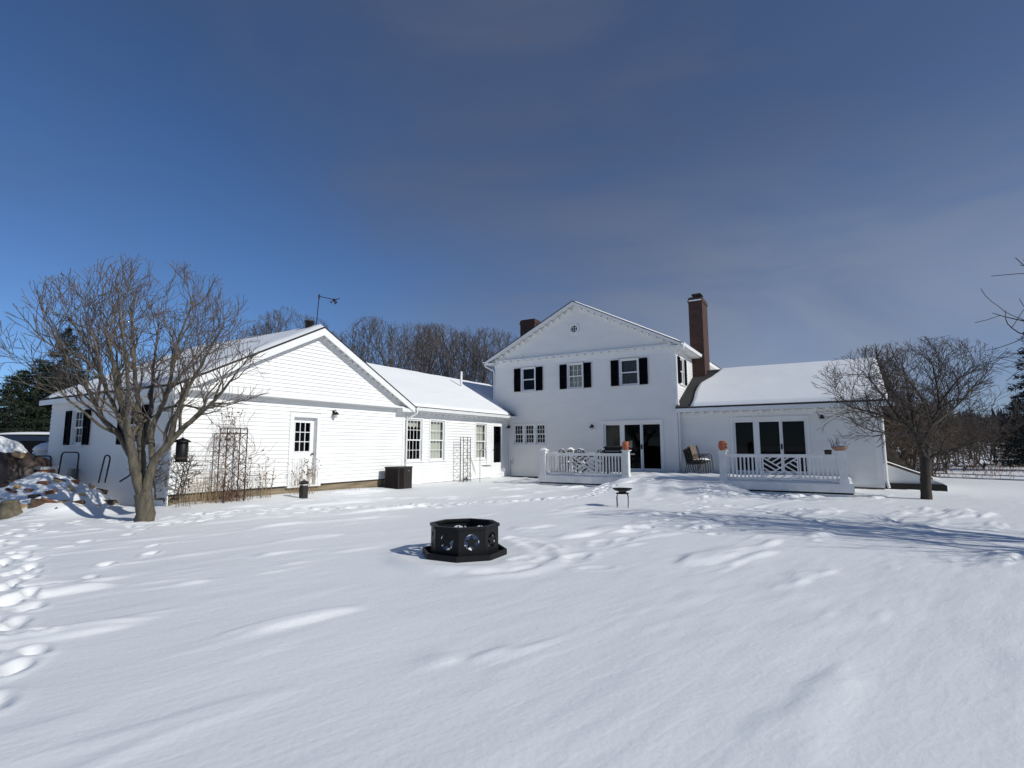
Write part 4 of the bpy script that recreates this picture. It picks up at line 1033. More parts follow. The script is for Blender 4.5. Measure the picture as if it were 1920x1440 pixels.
# ------------------------------------------------------------------ fire pit
pz = .0
fp = free('fire_pit', 'black octagonal steel fire pit with star cut-outs in the snow', 'fire pit', (PIT[0], PIT[1], pz), math.radians(-90+13+4.5))
R = .50; ap = R*math.cos(math.pi/8); fw_ = 2*R*math.sin(math.pi/8)
z0, z1 = .06, .43
for k in range(8):
    a = k*math.pi/4
    n = np.array([math.cos(a), math.sin(a), 0]); s = np.array([-n[1], n[0], 0])
    Mk = lambda u, w, z, n=n, s=s: tuple(n*(ap+w)+s*u+np.array([0, 0, z]))
    cz, cr = .255, .110; N_ = 32; hw = fw_/2
    pb = MB(); vs = []
    for w in (-.006, .006):
        for j in range(N_):
            t = 2*math.pi*j/N_; c, q = math.cos(t), math.sin(t)
            k1 = min(hw/abs(c) if abs(c) > 1e-6 else 9, ((z1-cz) if q > 0 else (cz-z0))/abs(q) if abs(q) > 1e-6 else 9)
            vs += [Mk(cr*c, w, cz+cr*q), Mk(k1*c, w, cz+k1*q)]
        for cu, czz in ((-hw, z0), (hw, z0), (hw, z1), (-hw, z1)): vs.append(Mk(cu, w, czz))
    fs = []; O = 2*N_+4
    for o in (0, O):
        for j in range(N_):
            j2 = (j+1) % N_; fs.append((o+2*j, o+2*j+1, o+2*j2+1, o+2*j2))
            # fill the rectangle's corners
        for ci, (cu, czz) in enumerate(((-hw, z0), (hw, z0), (hw, z1), (-hw, z1))):
            ang = math.atan2(czz-cz, cu) % (2*math.pi); j = int(ang/(2*math.pi)*N_)
            fs.append((o+2*j+1, o+2*N_+ci, o+2*((j+1) % N_)+1))
    for j in range(N_): j2 = (j+1) % N_; fs.append((2*j, 2*j2, O+2*j2, O+2*j))
    pb.add(vs, fs); pan = part('panel', pb, 'black_iron', fp)
    st = MB(); poly = []
    for j in range(10):
        t = math.pi/2+j*math.pi/5; r = cr*1.03 if j % 2 == 0 else cr*.42; poly.append((r*math.cos(t), cz+r*math.sin(t)))
    vs = [Mk(u, -.005, z) for u, z in poly]+[Mk(u, .005, z) for u, z in poly]+[Mk(0, -.005, cz), Mk(0, .005, cz)]
    st.add(vs, [(j, (j+1) % 10, 20) for j in range(10)]+[(10+j, 10+(j+1) % 10, 21) for j in range(10)]+[(j, (j+1) % 10, 10+(j+1) % 10, 10+j) for j in range(10)]); part('star', st, 'black_iron', pan)
def oct_ring(r0, r1, za, zb_):
    m = MB(); vs = []
    for r, z in ((r0, za), (r1, za), (r1, zb_), (r0, zb_)):
        vs += [(r*math.cos(math.pi/8+k*math.pi/4), r*math.sin(math.pi/8+k*math.pi/4), z) for k in range(8)]
    m.add(vs, [(8*i+k, 8*i+(k+1) % 8, 8*((i+1) % 4)+(k+1) % 8, 8*((i+1) % 4)+k) for i in range(4) for k in range(8)]); return m
part('rim', oct_ring(R-.05, R+.028, .425, .462), 'black_iron', fp)
part('corner_frame', oct_ring(R-.02, R+.012, .04, .08), 'black_iron', fp)
part('base_ring', oct_ring(.605, .635, .0, .095), 'black_iron', fp)
part('base_ledge', oct_ring(.47, .607, .005, .02), 'black_iron', fp)
part('base_foot', oct_ring(.55, .585, -.06, .004), 'black_iron', fp)
ms = MB(); ms.grid(lambda s, t: ((.46*s)*math.cos(t*6.2832), (.46*s)*math.sin(t*6.2832), .06+.36*max(0, 1-s)**.8*(.8+.25*math.sin(t*6.28+1))+.06*(vnoise(4*s*math.cos(t*6.28)+9, 4*s*math.sin(t*6.28)+9)-.5)*(1-s)), 14, 33); part('snow_heap', ms, 'snow', fp, True)

# ------------------------------------------------------------------ bird bath
q = hit(1168, 951)
bb = free('bird_bath', 'black metal bird bath on bent legs standing in the open snow', 'bird bath', q, .2)
m = MB(); m.lathe([(.02, .40), (.10, .405), (.20, .435), (.255, .475), (.262, .485), (.25, .482), (.19, .455), (.02, .44)], (0, 0, 0), 28); part('bowl', m, 'black_iron', bb, True)
m = MB(); m.tube([(.165*math.cos(t), .165*math.sin(t), .355) for t in np.linspace(0, 6.2832, 21)], .011, 6, False); m.tube([(0, 0, .35), (0, 0, .41)], .02, 6); m.tube([(-.165, 0, .355), (.165, 0, .355)], .009, 5); part('ring', m, 'black_iron', bb)
for k in range(4):
    a = .35+k*1.5708; c, s = math.cos(a), math.sin(a)
    m = MB(); m.tube([(.02*c, .02*s, .385), (.10*c, .10*s, .39), (.17*c, .17*s, .36), (.205*c, .205*s, .27), (.20*c, .20*s, .10), (.19*c, .19*s, -.05)], .010, 6); part('leg', m, 'black_iron', bb)

# ------------------------------------------------------------------ yard things along the long wing
def zs(b_, la): p = W(b_, la); return hz(p.x, p.y)
z = zs(.6, -8.7)
ac = thing('air_conditioner', 'dark brown air conditioner condenser beside the garage downspout', 'air conditioner', (.62, -8.72, z), True)
x0, x1, y0, y1, zb, zt = .30, .95, -9.06, -8.36, z-.1, .87
m = MB(); m.box(x0+.02, x1-.02, y0+.02, y1-.02, zb, zt-.05); part('coil', m, 'dark_gap', ac)
m = MB()
for a in np.arange(x0+.04, x1-.02, .034): m.box(a, a+.010, y0, y0+.012, zb, zt-.05)
for c in np.arange(zb+.05, zt-.06, .09): m.box(x0+.02, x1-.02, y0+.004, y0+.010, c, c+.010)
part('louver_grille', m, 'brown_box', ac)
m = MB(); m.box(x1-.018, x1, y0+.28, y1, zb, zt-.05); part('side_panel', m, 'dark_brown', ac)
m = MB()
for a in np.arange(y0+.03, y0+.28, .034): m.box(x1-.012, x1, a, a+.010, zb, zt-.05)
part('louver_grille', m, 'brown_box', ac)
m = MB()
for a, c in ((x0, y0), (x1-.03, y0), (x0, y1-.03), (x1-.03, y1-.03)): m.box(a-.003, a+.033, c-.003, c+.033, zb, zt-.05)
part('corner_post', m, 'brown_box', ac)
m = MB(); m.box(x0-.012, x1+.012, y0-.012, y1+.012, zt-.05, zt); part('lid', m, 'brown_box', ac)
m = MB(); m.box(x1+.002, x1+.004, y0+.48, y0+.58, zt-.16, zt-.13); part('name_plate', m, 'steel', ac)
# bollard light
q = hit(569, 934)
bo = free('path_light', 'brown square path light standing in the snow before the entry door', 'path light', q, -YAW)
m = MB(); m.box(-.085, .085, -.085, .085, -.1, .36); m.box(-.088, .088, -.088, .088, .395, .44); part('housing', m, 'brown_box', bo)
m = MB(); m.box(-.07, .07, -.07, .07, .36, .395); part('lens', m, 'lamp_glass', bo)
m = MB(); m.hexa([(-.11, -.11, .44), (.11, -.11, .44), (.11, .11, .44), (-.11, .11, .44), (-.04, -.04, .50), (.04, -.04, .50), (.04, .04, .50), (-.04, .04, .50)]); m.lathe([(.02, .5), (.02, .54)], (0, 0, 0), 6); part('cap', m, 'brown_box', bo)
# trellises
def trellis(b_, la, wd, dp, ht, label, mt, wavy):
    z = zs(b_, la)-.1
    t = thing('garden_trellis', label, 'trellis', (b_, la, z), True)
    for i, (x, y) in enumerate(((-dp/2, -wd/2), (-dp/2, wd/2), (dp/2, -wd/2), (dp/2, wd/2))):
        part('upright', MB().tube([(b_+x, la+y, z), (b_+x, la+y, z+ht)], .014, 5), mt, t)
    m = MB()
    for zz_ in (z+ht, z+ht-.13):
        c = [(b_-dp/2, la-wd/2, zz_), (b_+dp/2, la-wd/2, zz_), (b_+dp/2, la+wd/2, zz_), (b_-dp/2, la+wd/2, zz_), (b_-dp/2, la-wd/2, zz_)]
        for a, e in zip(c[:-1], c[1:]): m.tube([a, e], .008, 4)
    part('top_frame', m, mt, t)
    y0, y1, za, zb_ = la-wd/2, la+wd/2, z+.12, z+ht-.13
    for side in (dp/2,):
        n = 4 if not wavy else 6; hgt = (zb_-za)/n
        for k in range(n):
            for s in (0, 1):
                a, e = ((y0, y1) if s == 0 else (y1, y0))
                zc = za+hgt*k
                if wavy: pts = [(b_+side, a+(e-a)*f, zc+hgt*(f+.10*math.sin(f*12.56))) for f in np.linspace(0, 1, 9)]
                else: pts = [(b_+side, a, zc), (b_+side, e, zc+hgt)]
                part('lattice_rod', MB().tube(pts, .009, 4), mt, t)
        if not wavy:
            for k in range(n):
                zc = za+hgt*(k+.5); m_ = (y0+y1)/2
                for a, e in ((y0, m_), (m_, y0), (m_, y1), (y1, m_)): part('lattice_rod', MB().tube([(b_+side, a, zc), (b_+side, e, min(zb_, zc+hgt*.5))], .008, 4), mt, t)
    return t, z
tr1, tz1 = trellis(.42, -14.85, .56, .32, 2.02, 'rusty metal garden trellis with dry vines beside the entry door', 'rust_iron', False)
tr2, tz2 = trellis(.42, -4.35, .52, .16, 2.0, 'narrow black metal trellis between the wing windows', 'black_iron', True)
def wander(p, n, step, jit, pull):
    pts = [np.array(p, float)]; d = np.array([rng.normal()*.3, rng.normal()*.3, 1.0])
    for i in range(n):
        d = d+rng.normal(size=3)*jit+np.array(pull)*(i/n); d = d/np.linalg.norm(d); pts.append(pts[-1]+d*step)
    return pts
vm = MB(); lf = MB()
for k in range(46):
    s = (.42+rng.uniform(-.15, .15), -14.85+rng.uniform(-.25, .25), tz1+.08)
    pts = wander(s, 24, .085, .22, (0, rng.normal()*.12, -.0))
    pts = [np.array([.42+np.clip(p[0]-.42, -.22, .3), p[1] if i > 17 else -14.85+np.clip(p[1]+14.85, -.33, .33), p[2]]) for i, p in enumerate(pts)]
    vm.tube(pts, .0045, 3, False)
    if k % 2: 
        for p in pts[10:]:
            if rng.random() < .5: lf.add([p+rng.normal(size=3)*.02 for _ in range(3)], [(0,1,2)])
for k in range(40):
    a = np.array([.42+rng.uniform(-.15, .2), -14.85+rng.uniform(-.3, .3), tz1+1.95+rng.uniform(-.2, .1)])
    dr_ = rng.normal()*.20-.10
    pts = [a+np.array([.02*i*rng.normal()*.3, dr_*t*1.4, .45*t-(1.2+.5*rng.random())*t*t]) for i, t in enumerate(np.linspace(0, .55+.45*rng.random(), 8))]
    vm.tube(pts, .004, 3, False)
    for p in pts[2:]:
        if rng.random() < .35: lf.add([p+rng.normal(size=3)*.022 for _ in range(3)], [(0,1,2)])
for k in range(14):
    a = np.array([.42, -14.85+rng.uniform(-.3, .3), tz1+1.95]); d = np.array([rng.normal()*.1, rng.normal()*.35, .55+.2*rng.random()])
    pts = [a+d*t+np.array([0, .03*math.sin(t*9+k), 0]) for t in np.linspace(0, .8, 6)]; vm.tube(pts, .004, 3, False)
    for p in pts[2:]: lf.add([p+rng.normal(size=3)*.025 for _ in range(3)], [(0,1,2)])
vn_ = thing('climbing_vine', 'leafless brown climbing vine tangled over the rusty trellis', 'vine', (.42, -14.85, tz1), True)
part('stems', vm, 'vine', vn_); part('dead_leaves', lf, 'leaf_dry', vn_)
vm = MB()
for k in range(16):
    vm.tube(wander((.40, -4.35+rng.uniform(-.2, .2), tz2+.05), 9, .06, .4, (0, .1, 0)), .005, 3, False)
for k in range(7):
    y = -4.0+.1*k; vm.tube([(.30, -4.1, tz2+1.5-.05*k), (.28, -3.8+.06*k, tz2+1.25-.1*k), (.25, -3.6+.05*k, tz2+.85-.1*k), (.22, -3.45+.03*k, tz2+.5)], .003, 3, False)
vv = thing('climbing_vine', 'thin leafless vine on the narrow black trellis', 'vine', (.42, -4.35, tz2), True); part('stems', vm, 'stalk', vv)
def dry_clump(b_, la, n, ht, spread, label, mt='straw', heads=True, lean=.0):
    z = zs(b_, la)-.03; m = MB(); hd = MB()
    for k in range(n):
        a = np.array([b_+rng.normal()*spread*.4, la+rng.normal()*spread, z]); h = ht*(.55+.5*rng.random()); d = rng.normal(size=2)*.12
        pts = [a, a+np.array([d[0]*h*.3, d[1]*h*.4, h*.5]), a+np.array([d[0]*h, d[1]*h+lean*h, h])]
        m.tube(pts, [.0045, .004, .0025], 3, False)
        if heads:
            for j in range(3): p = pts[2]+np.array([rng.normal()*.03, rng.normal()*.03, -.05*j]); hd.add([p+rng.normal(size=3)*.018 for _ in range(4)], [(0,1,2), (1,2,3), (0,2,3)])
            if k % 3 == 0:
                for j in range(2): e = pts[1]+np.array([rng.normal()*.1, rng.normal()*.15, .15+.1*rng.random()]); m.tube([pts[1], e], .003, 3, False); hd.add([e+rng.normal(size=3)*.02 for _ in range(3)], [(0,1,2)])
    t = thing('dry_plant', label, 'dry plant', (b_, la, z), True); part('stems', m, mt, t)
    if heads: part('seed_heads', hd, 'leaf_dry', t, kind='stuff')
dry_clump(.28, -12.45, 34, 1.05, .20, 'tall pale dry stalks in front of the entry door')
dry_clump(.30, -13.75, 14, 1.15, .12, 'thin dry flower stalks between trellis and entry door')
dry_clump(.34, -13.95, 10, .55, .16, 'short dark dry seed heads by the trellis foot', 'stalk')
dry_clump(.30, -15.45, 80, .85, .30, 'dense straw coloured dry grass left of the rusty trellis', 'straw', False)
dry_clump(.35, -14.75, 70, .38, .38, 'matted brown dry grass round the rusty trellis foot', 'vine', False, .15)
dry_clump(.30, -10.7, 8, .22, .25, 'few short dry stems right of the entry door', 'stalk', False)
for la_, lab in ((-14.3, 'bare thin stalks just right of the rusty trellis'), (-16.0, 'bare thin stalks at the garage corner')): dry_clump(.36, la_, 12, .75, .14, lab, 'stalk')
# hooks
def hook(px_, py_, ht, wd, label, tray, rz):
    q = hit(px_, py_); t = free('shepherd_hook', label, 'hook', q, rz)
    m = MB(); arc = [(0, 0, -.1), (0, 0, ht-wd/2)]+[(wd/2-wd/2*math.cos(a), 0, ht-wd/2+wd/2*math.sin(a)) for a in np.linspace(.3, 2.9, 8)]+[(wd, 0, ht-wd/2-.06)]
    m.tube(arc, .011, 5); part('pole', m, 'black_iron', t)
    if tray:
        m = MB(); m.tube([(wd, 0, ht-wd/2-.06), (wd, 0, ht-.75)], .005, 4); part('hanger', m, 'black_iron', t)
        m = MB(); m.lathe([(.02, ht-.77), (.20, ht-.76), (.21, ht-.73), (.19, ht-.73)], (wd, 0, 0), 16); part('feeder_tray', m, 'dark_brown', t)
hook(900, 903, 1.42, .28, 'thin iron shepherd hook with hanging tray by the storm door', True, 0)
q = W(.55, -.75, 0)
t = free('plant_hook', 'short plain iron garden hook at the inner house corner', 'hook', Vector((q.x, q.y, hz(q.x, q.y))), .3)
m = MB(); m.tube([(0, 0, -.1), (0, 0, .85), (.03, 0, .70), (.10, 0, .68), (.12, 0, .80), (.12, 0, .95)], .011, 5); part('pole', m, 'black_iron', t)

# ------------------------------------------------------------------ wood pile corner at the left
def split_log(p, L, R_, rot, m1, m2):
    lab_ = {'wood_split': 'pale freshly split firewood log poking out of the snowy pile', 'wood_red': 'reddish split firewood log poking out of the snowy pile', 'wood_bark': 'dark weathered firewood log poking out of the snowy pile'}[m1]
    t = free('firewood_log', lab_, 'log', p, 0, 'firewood in the snowy pile')
    t.rotation_euler = rot
    kind = rng.integers(3)
    n = 7; a0, a1 = ((0, 2.2), (0, 3.1), (0, 1.6))[kind]
    arc = [(R_*math.cos(a), R_*math.sin(a)) for a in np.linspace(a0, a1, n)]
    b_ = MB(); vs = [(-L/2, y*(1+.08*rng.normal()), z*(1+.08*rng.normal())) for y, z in arc]; vs += [(L/2+.02*rng.normal(), v[1], v[2]) for v in vs]
    b_.add(vs, [(i, i+1, n+i+1, n+i) for i in range(n-1)]); part('bark', b_, m2, t, True)
    w = MB(); c0, c1 = (-L/2, 0, 0), (L/2, 0, 0)
    w.add(vs+[c0, c1], [tuple(range(n))+(2*n,), tuple(range(2*n-1, n-1, -1))+(2*n+1,), (0, n, 2*n+1, 2*n), (n-1, 2*n, 2*n+1, 2*n-1)]); part('split_face', w, m1, t)
logs = [(95, 885+0, .34, .12), (165, 893, .55, .13), (150, 884, .50, .13), (185, 897, .55, .14), (205, 903, .40, .12), (25, 925, .42, .10), (130, 918, .30, .12), (62, 935, .45, .13), (75, 945, .40, .14), (90, 943, .36, .12),
        (118, 942, .22, .07), (205, 943, .36, .11), (150, 930, .20, .07), (237, 941, .20, .06), (182, 949, .12, .05), (5, 914, .40, .12), (3, 938, .25, .08), (32, 946, .24, .07), (95, 925, .26, .09), (240, 930, .40, .13), (250, 922, .35, .12), (232, 934, .30, .09),
        (222, 908, .36, .11), (100, 951, .22, .06), (148, 870+14, .45, .12), (176, 888, .42, .12)]
logs += [(40, 915, .36, .11), (55, 922, .30, .10), (112, 905, .36, .11), (135, 905, .30, .10), (168, 915, .34, .11), (190, 922, .28, .10), (20, 905, .34, .11), (80, 908, .32, .11), (215, 925, .30, .10), (145, 945, .26, .09), (48, 952, .30, .10)]
for k, (x, y, L, r) in enumerate(logs):
    q = hit(x, y, 9); m1 = ('wood_split', 'wood_red', 'wood_split', 'wood_bark')[k % 4]
    split_log(q+Vector((0, 0, -.02)), L*.88, r*.85, (rng.uniform(-1.2, .8), rng.uniform(-.35, .35), rng.uniform(-.8, 1.0)), m1, 'wood_bark' if k % 3 else 'wood_red')
q = hit(17, 968, 9)
m = MB(); m.lathe([(.24, -.1), (.235, .06), (.19, .14), (.155, .30), (.15, .34), (.05, .35)], (0, 0, 0), 14)
m.v = [(x*(1+.12*math.sin(5*math.atan2(y, x))), y, z+.03*x) for x, y, z in m.v]
o = solo('tree_stump', m, 'wood_grey', 'mossy cut tree stump in the snow before the wood pile', 'stump', (0, 0, 0), smooth=True); o.location = q
def hoop(pts, label):
    P = [np.array(p) for p in pts]; c = (P[0]+P[-1])/2
    m = MB(); full = [P[0]]
    for i in range(1, len(P)-1):
        a = (P[i-1]-P[i]); a = a/np.linalg.norm(a); e = (P[i+1]-P[i]); e = e/np.linalg.norm(e)
        for t in np.linspace(0, 1, 5): full.append(P[i]+a*.10*(1-t)**2+e*.10*t*t)
    full.append(P[-1]); m.tube(full, .019, 6)
    solo('log_rack', m, 'black_iron', label, 'log rack', tuple(c))
def hp(xs, Y): return [tuple(at(x, y, Y)) for x, y in xs]
hoop(hp([(107, 905), (117, 848), (149, 848), (143, 900)], 14.6), 'wide black tube log rack hoop before the meter box')
hoop(hp([(185, 905), (198, 852), (208, 855), (197, 905)], 14.4), 'narrow black tube log rack hoop near the tree trunk')
hoop(hp([(60, 905), (65, 855), (97, 855), (92, 905)], 14.9), 'black tube log rack hoop in front of the white tank')
hoop(hp([(30, 880), (32, 846), (60, 846), (58, 880)], 15.4), 'black tube log rack hoop behind the tarped pile')
m = MB(); p0, p1 = at(225, 903, 13.9), at(252, 886, 13.6); m.bar(p0, p1, .03); solo('iron_bar', m, 'black_iron', 'black iron bar leaning on the wood pile by the tree', 'bar', tuple(p0))
# bench of stacked wood beneath the tank
q = at(80, 885, 15.0)
m = MB(); m.box(-.42, .42, -.2, .2, .10, .17); sb = free('wood_bench', 'grey slab bench over stacked logs before the white tank', 'bench', (q.x, q.y, q.z-.02), -.5); part('slab', m, 'galv', sb)
for x in (-.25, .22): part('leg', MB().box(x-.14, x+.14, -.16, .16, -.35, .10), 'wood_red', sb)
# tarp-covered pile
c = at(18, 880, 14.9)
tp = free('tarped_wood_pile', 'brown tarp covered wood pile with a thick snow cap', 'wood pile', (c.x-.50, c.y+.1, .55), 0)
def tf(s, t, top=False):
    a = t*6.2832; r = math.sin(min(1, s*1.05)*1.5708)
    hx, hy, hh = 1.42, .85, 1.12
    nn = .16*(vnoise(3*math.cos(a)*s+20, 3*math.sin(a)*s+20)-.5)+.08*(vnoise(8*math.cos(a)*s+20, 8*math.sin(a)*s+6)-.5)
    return (hx*r*math.cos(a)*(1+nn), hy*r*math.sin(a)*(1+nn), hh*max(0, math.cos(s*1.5708))**.6*(1-.22*math.cos(a)*s)+nn*.6)
m = MB(); m.grid(tf, 22, 49); part('tarp_cover', m, 'tarp', tp, True)
m = MB(); m.grid(lambda s, t: tuple(np.array(tf(s*.46, t))*np.array([1, 1, 1])+np.array([-.15, 0, .03+.22*math.sqrt(max(0, 1-s*s))])), 14, 37); part('snow_cap', m, 'snow', tp, True)
m = MB(); m.tube([(.80, -.30, .86), (1.05, -.38, .83)], .09, 9); part('log_on_top', m, 'wood_split', tp)
# white tank
c = at(80, 868, 17.2)
tk = free('propane_tank', 'white rounded propane tank with snow beside the garage end', 'tank', (c.x, c.y, hz(c.x, c.y)+.10), -.4)
zb = 0
m = MB(); m.lathe([(.05, 0), (.30, .02), (.36, .10), (.36, 1.18), (.34, 1.32), (.24, 1.44), (.03, 1.50)], (-.25, .2, zb), 20); part('shell', m, 'tank_white', tk, True)
m = MB(); n = 18; prof = [(.03, -.62), (.22, -.58), (.32, -.48), (.35, -.36), (.35, .36), (.32, .48), (.22, .58), (.03, .62)]; m2_ = MB().lathe(prof, (0, 0, 0), 18); m2_.v = [(x+.22, z*.7-.25, y+.80) for x, y, z in m2_.v]; part('end_tank', m2_, 'tank_white', tk, True)
m = MB(); m.tube([(-.25, -.17, 1.22), (-.25, -.22, 1.22)], .06, 10); m.tube([(-.61, .2, 1.36), (.11, .2, 1.36)], .012, 4); m.box(.0, .44, -.5, 0, .0, .48); part('fitting', m, 'dark_gap', tk)
m = MB(); m.lathe([(.36, 1.38), (.30, 1.50), (.15, 1.60), (.02, 1.63)], (-.25, .2, zb), 18); part('snow_cap', m, 'snow', tk, True)
# parked van
c = at(50, 850, 22.0)
cv = free('parked_car', 'dark blue parked van with snow on its roof behind the garage', 'car', (c.x-.6, c.y, hz(c.x, c.y)), math.radians(28))
prof = [(-2.35, .35), (-2.40, .85), (-2.30, 1.05), (-1.55, 1.18), (-.75, 1.95), (-.4, 2.05), (2.0, 2.05), (2.25, 1.95), (2.40, 1.1), (2.42, .45), (2.3, .35)]
m = MB(); m.prism(prof, lambda u, w, z: (u, w, z), -.92, .92); part('body', m, 'car_paint', cv)
for s in (-1, 1):
    for a, e in ((-.62, .35), (.42, 1.25), (1.32, 2.1)):
        m = MB(); m.hexa([(a-.25 if a < 0 else a, .921*s, 1.25), (e, .921*s, 1.25), (e, .935*s, 1.25), (a-.25 if a < 0 else a, .935*s, 1.25), (a+.05, .921*s, 1.85), (e, .921*s, 1.85), (e, .935*s, 1.85), (a+.05, .935*s, 1.85)]); part('side_window', m, 'shutter', cv)
    for x in (-1.5, 1.55):
        w_ = part('wheel', MB().tube([(x, .70*s, .34), (x, .95*s, .34)], .34, 20), 'tyre', cv); part('rim', MB().tube([(x, .94*s, .34), (x, .96*s, .34)], .20, 14), 'steel', w_)
    part('headlight', MB().box(-2.43, -2.30, .5*s-.15, .5*s+.15, .78, .95), 'lamp_glass', cv)
m = MB(); m.hexa([(-1.48, -.8, 1.22), (-1.48, .8, 1.22), (-1.46, .8, 1.24), (-1.46, -.8, 1.24), (-.80, -.75, 1.95), (-.80, .75, 1.95), (-.78, .75, 1.97), (-.78, -.75, 1.97)]); part('windscreen', m, 'shutter', cv)
m = MB(); m.grid(lambda s, t: (-.55+2.75*s, -.88+1.76*t, 2.05+.18*(math.sin(3.14*max(.01, min(.99, s)))*math.sin(3.14*max(.01, min(.99, t))))**.3), 16, 12); part('roof_snow', m, 'snow', cv, True)
m = MB(); m.grid(lambda s, t: (-2.3+.8*s, -.85+1.7*t, 1.06+.14*s+.12*(math.sin(3.14*max(.01, min(.99, s)))*math.sin(3.14*max(.01, min(.99, t))))**.4), 10, 12); part('hood_snow', m, 'snow', cv, True)
# fallen branches / feeder
fd_p = at(343, 822, 11.9)
bf = free('bird_feeder', 'black tube bird feeder hanging from the big bare tree', 'bird feeder', (fd_p.x, fd_p.y, fd_p.z-.56), .1)
m = MB(); m.lathe([(.115, .06), (.12, .07), (.12, .46), (.11, .47)], (0, 0, 0), 18); part('tube', m, 'black_iron', bf, True)
m = MB(); m.lathe([(.17, .47), (.175, .485), (.12, .53), (.04, .56), (.015, .58)], (0, 0, 0), 20); part('roof', m, 'black_iron', bf, True)
m = MB(); m.lathe([(.15, .035), (.16, .04), (.16, .06), (.14, .06)], (0, 0, 0), 20); part('tray', m, 'black_iron', bf)
m = MB(); m.lathe([(.121, .10), (.122, .15)], (0, 0, 0), 18); part('seed_band', m, 'rust_iron', bf)
FEED_TOP = fd_p+Vector((0, 0, .02))

# ------------------------------------------------------------------ bare trees (space colonisation)
def grow(seeds, att, step, infl, kill, iters=160, up=.06, jit=.10, seed=1):
    """seeds: list of polylines [(x,y,z)...], first starts at the root, others start on an earlier point"""
    r_ = np.random.default_rng(seed)
    nodes = []; par = []
    for pl in seeds:
        pl = [np.array(p, float) for p in pl]
        if not nodes: nodes.append(pl[0]); par.append(-1); last = 0
        else: last = int(np.argmin([np.sum((n-pl[0])**2) for n in nodes]))
        cur = nodes[last]
        for a in pl[1:]:
            d = a-cur; k = max(1, int(np.linalg.norm(d)/step)); s0 = cur.copy()
            for i in range(1, k+1):
                wob = r_.normal(size=3)*step*.12 if i < k else 0
                nodes.append(s0+d*i/k+wob); par.append(last); last = len(nodes)-1
            cur = nodes[last]
    att = np.array(att); alive = np.ones(len(att), bool)
    N = np.array(nodes)
    near = np.full(len(att), 1e9); who = np.zeros(len(att), int)
    def upd(start):
        for s in range(start, len(nodes), 400):
            blk = np.array(nodes[s:min(s+400, len(nodes))]); ai = np.where(alive)[0]
            if not len(ai): return
            d = ((att[ai][:, None]-blk[None])**2).sum(-1); j = d.argmin(1); m = d[np.arange(len(ai)), j]
            better = m < near[ai]; near[ai[better]] = m[better]; who[ai[better]] = s+j[better]
    upd(0)
    last_dir = {}
    for it in range(iters):
        alive &= near > kill*kill
        ai = np.where(alive & (near < infl*infl))[0]
        if not len(ai): break
        w = who[ai]; P = np.array(nodes)
        D = att[ai]-P[w]; D /= np.linalg.norm(D, axis=1)[:, None]+1e-9
        acc = np.zeros((len(nodes), 3)); np.add.at(acc, w, D)
        start = len(nodes); added = 0
        for i in np.unique(w):
            v = acc[i]+r_.normal(size=3)*jit; v[2] += up; nv = np.linalg.norm(v)
            if nv < 1e-6: continue
            v = v/nv
            if i in last_dir and np.dot(last_dir[i], v) > .985: 
                near[who == i] = near[who == i]   # stalled between two points
                alive[(who == i)] &= r_.random((who == i).sum()) > .5
                continue
            last_dir[i] = v
            nodes.append(P[i]+v*step); par.append(i); added += 1
        if not added: break
        upd(start)
    return np.array(nodes), np.array(par)
def twigs(nodes, par, n_each, length, seed, prob=1.0, spread=.8, up=.35):
    r_ = np.random.default_rng(seed); nodes = list(nodes); par = list(par); n0 = len(nodes)
    kids = np.zeros(n0, int)
    for p in par:
        if p >= 0: kids[p] += 1
    for i in range(n0):
        k = n_each if kids[i] == 0 else (1 if (kids[i] == 1 and r_.random() < prob) else 0)
        if par[i] < 0: continue
        d0 = nodes[i]-nodes[par[i]]; d0 = d0/(np.linalg.norm(d0)+1e-9)
        for _ in range(k):
            v = d0+r_.normal(size=3)*spread; v[2] += up; v /= np.linalg.norm(v); L = length*(.5+.8*r_.random())
            a = nodes[i]+v*L*.5; v2 = v+r_.normal(size=3)*.35; v2[2] += .15; v2 /= np.linalg.norm(v2)
            nodes.append(a); par.append(i); nodes.append(a+v2*L*.5); par.append(len(nodes)-2)
    return np.array(nodes), np.array(par)
def skeleton_mesh(nodes, par, base_r, tip_r, thr, flare=1.0, origin=(0, 0, 0), pw=.56):
    n = len(nodes); kids = [[] for _ in range(n)]
    for i, p in enumerate(par):
        if p >= 0: kids[p].append(i)
    leaf = np.zeros(n)
    order = list(range(n))
    for i in range(n-1, -1, -1):
        if not kids[i]: leaf[i] = 1
        if par[i] >= 0: leaf[par[i]] += leaf[i]
    rad = tip_r+(base_r-tip_r)*((leaf-1)/max(leaf[0]-1, 1))**pw
    big, small = MB(), MB()
    stack = [(0, None)]
    while stack:
        i, pre = stack.pop()
        ch = [] if pre is None else [pre]
        ch.append(i)
        while kids[i]:
            ks = sorted(kids[i], key=lambda k: -rad[k])
            for k in ks[1:]: stack.append((k, i))
            i = ks[0]; ch.append(i)
        r = np.array([rad[k] for k in ch]); 
        if pre is not None: r[0] = min(rad[pre]*.85, rad[ch[1]]*1.12)
        P = [nodes[k]-np.array(origin) for k in ch]
        if pre is None and flare > 1:
            for q in range(len(r)):
                hgt = P[q][2]-P[0][2]
                r[q] *= 1+(flare-1)*math.exp(-hgt/.18)
        cut_ = int((r > thr).sum())
        if cut_ >= 2: big.tube(P[:cut_+1], list(r[:cut_+1]), 9 if r[0] > .08 else 6, False)
        if cut_ < len(P)-1:
            s = max(0, cut_-1) if cut_ >= 2 else 0
            q = P[s:]; rr = list(r[s:])
            small.tube(q, rr, 5 if rr[0] > .02 else 3, False)
    return big, small
